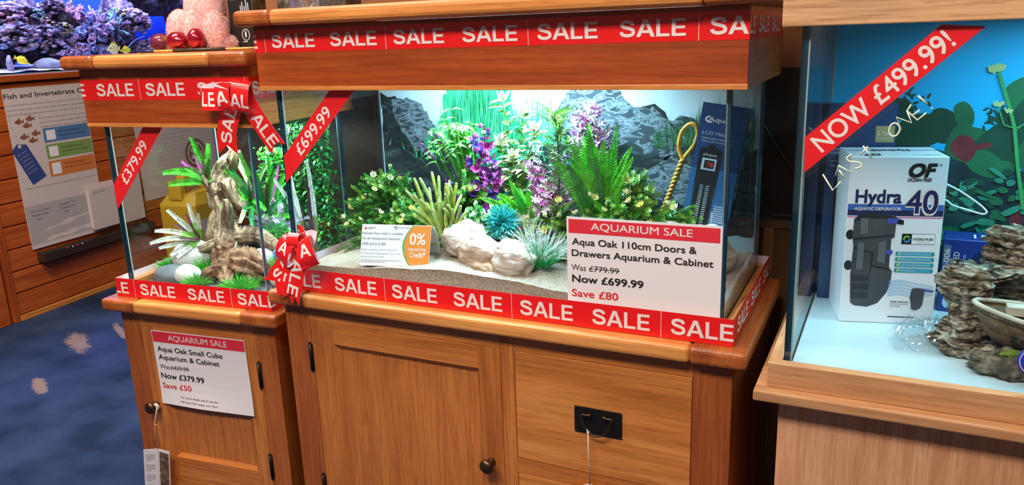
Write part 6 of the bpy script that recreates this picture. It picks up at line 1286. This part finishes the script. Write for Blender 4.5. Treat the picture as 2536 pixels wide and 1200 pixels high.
B = (.322, .190, .6225); t = thing('black_carton', 'tall black carton with a white plug symbol behind the plush toy', 'carton', 'S', B, .12); w, h, d = .060, .235, .075
MB().bbox(-.034, .03, -.02, d-.02, 0, h, pmat('carton_black', (.014, .012, .012), .35), .001, 1).build('carton', t); mb = MB(); a = Art(); f = front(-.03, -.02, 0)
for i, l in enumerate((.022, .03, .02, .036, .028)): a.rect(.030+.0052*i, .085+.004*(i % 2), .0325+.0052*i, .085+l, lgrey, 1)
a.ring(.038, .036, .011, .0145, .0018, lgrey, 1); a.rect(.0355, .034, .0405, .042, lgrey, 2).rect(.036, .042, .0372, .046, lgrey, 2).rect(.0388, .042, .040, .046, lgrey, 2).poly([(.0355, .034), (.0405, .034), (.0386, .028), (.0374, .028)], lgrey, 2); a.greek(.028, .018, .022, .005, 1, lgrey, 2); a.rect(.002, .12, .030, h-.01, tk, 1)
a.lay(mb, f); g = plane_fn((.03, -.02, 0), (0, 1, 0), (0, 0, 1)); Art().rect(.002, .004, d-.002, h-.004, tk, 1).rect(.002, .004, .008, h-.004, edge2, 2).lay(mb, g); mb.build('print', t)
B = (.455, .225, .6225); t = thing('clear_packet', 'clear packet with a dark photo label beside the black carton', 'packet', 'S', B, -.2); MB().bbox(-.05, .03, -.02, .03, 0, .22, tk, .004).build('pouch', t)
mb = MB(); mb.tube([(.085, .068, .6262), (.125, .073, .6262)], .0036, hb2, 8).tube([(.125, .073, .6262), (.180, .080, .6262)], .0027, pmat('stick_gold', (.62, .38, .10), .4), 8).tube([(.180, .080, .6266), (.325, .098, .6266)], .0042, nmat('stick_dark', [(.01, .01, .008), (.06, .045, .03)], 90, .5, .5), 8).tube([(.325, .098, .6262), (.41, .110, .6262)], .0027, pmat('stick_gold2', (.62, .38, .10), .4), 8)
mb.single('bamboo_stick', 'thin dark and gold stick lying on the small oak hood before the plush toy', 'stick', 'S', (.25, .09, .6225))
foil = nmat('crumpled_foil', [(.30, .28, .30), (.62, .58, .60)], 14, .28, 1., (1, 1, .4), 8, 1, bd=.01)
foil.node_tree.nodes['Principled BSDF'].inputs['Metallic'].default_value = .85
mb = MB(); mb.grid(30, 30, lambda a, b: Vector((.000+.092*a, .075-.028*math.sin(PI*a)*(1-.3*b)-.004*noise.noise(Vector((a*9, b*5, 2))), .6315+.19*b)), foil); mb.grid(30, 30, lambda a, b: Vector((.092-.092*a, .077+.028*math.sin(PI*a)*(1-.3*b), .6315+.19*b)), foil)
mb.single('foil_pouch', 'crumpled silver foil pouch standing on the wide oak hood', 'pouch', 'M', (.045, .075, .6315))
MB().bbox(.098, .165, .06, .12, .6315, .80, nmat('speckled_carton', [(.012, .012, .012), (.10, .09, .08)], 160, .4, .2), .002).single('dark_carton', 'dark speckled carton beside the silver foil pouch', 'carton', 'M', (.13, .09, .6315))
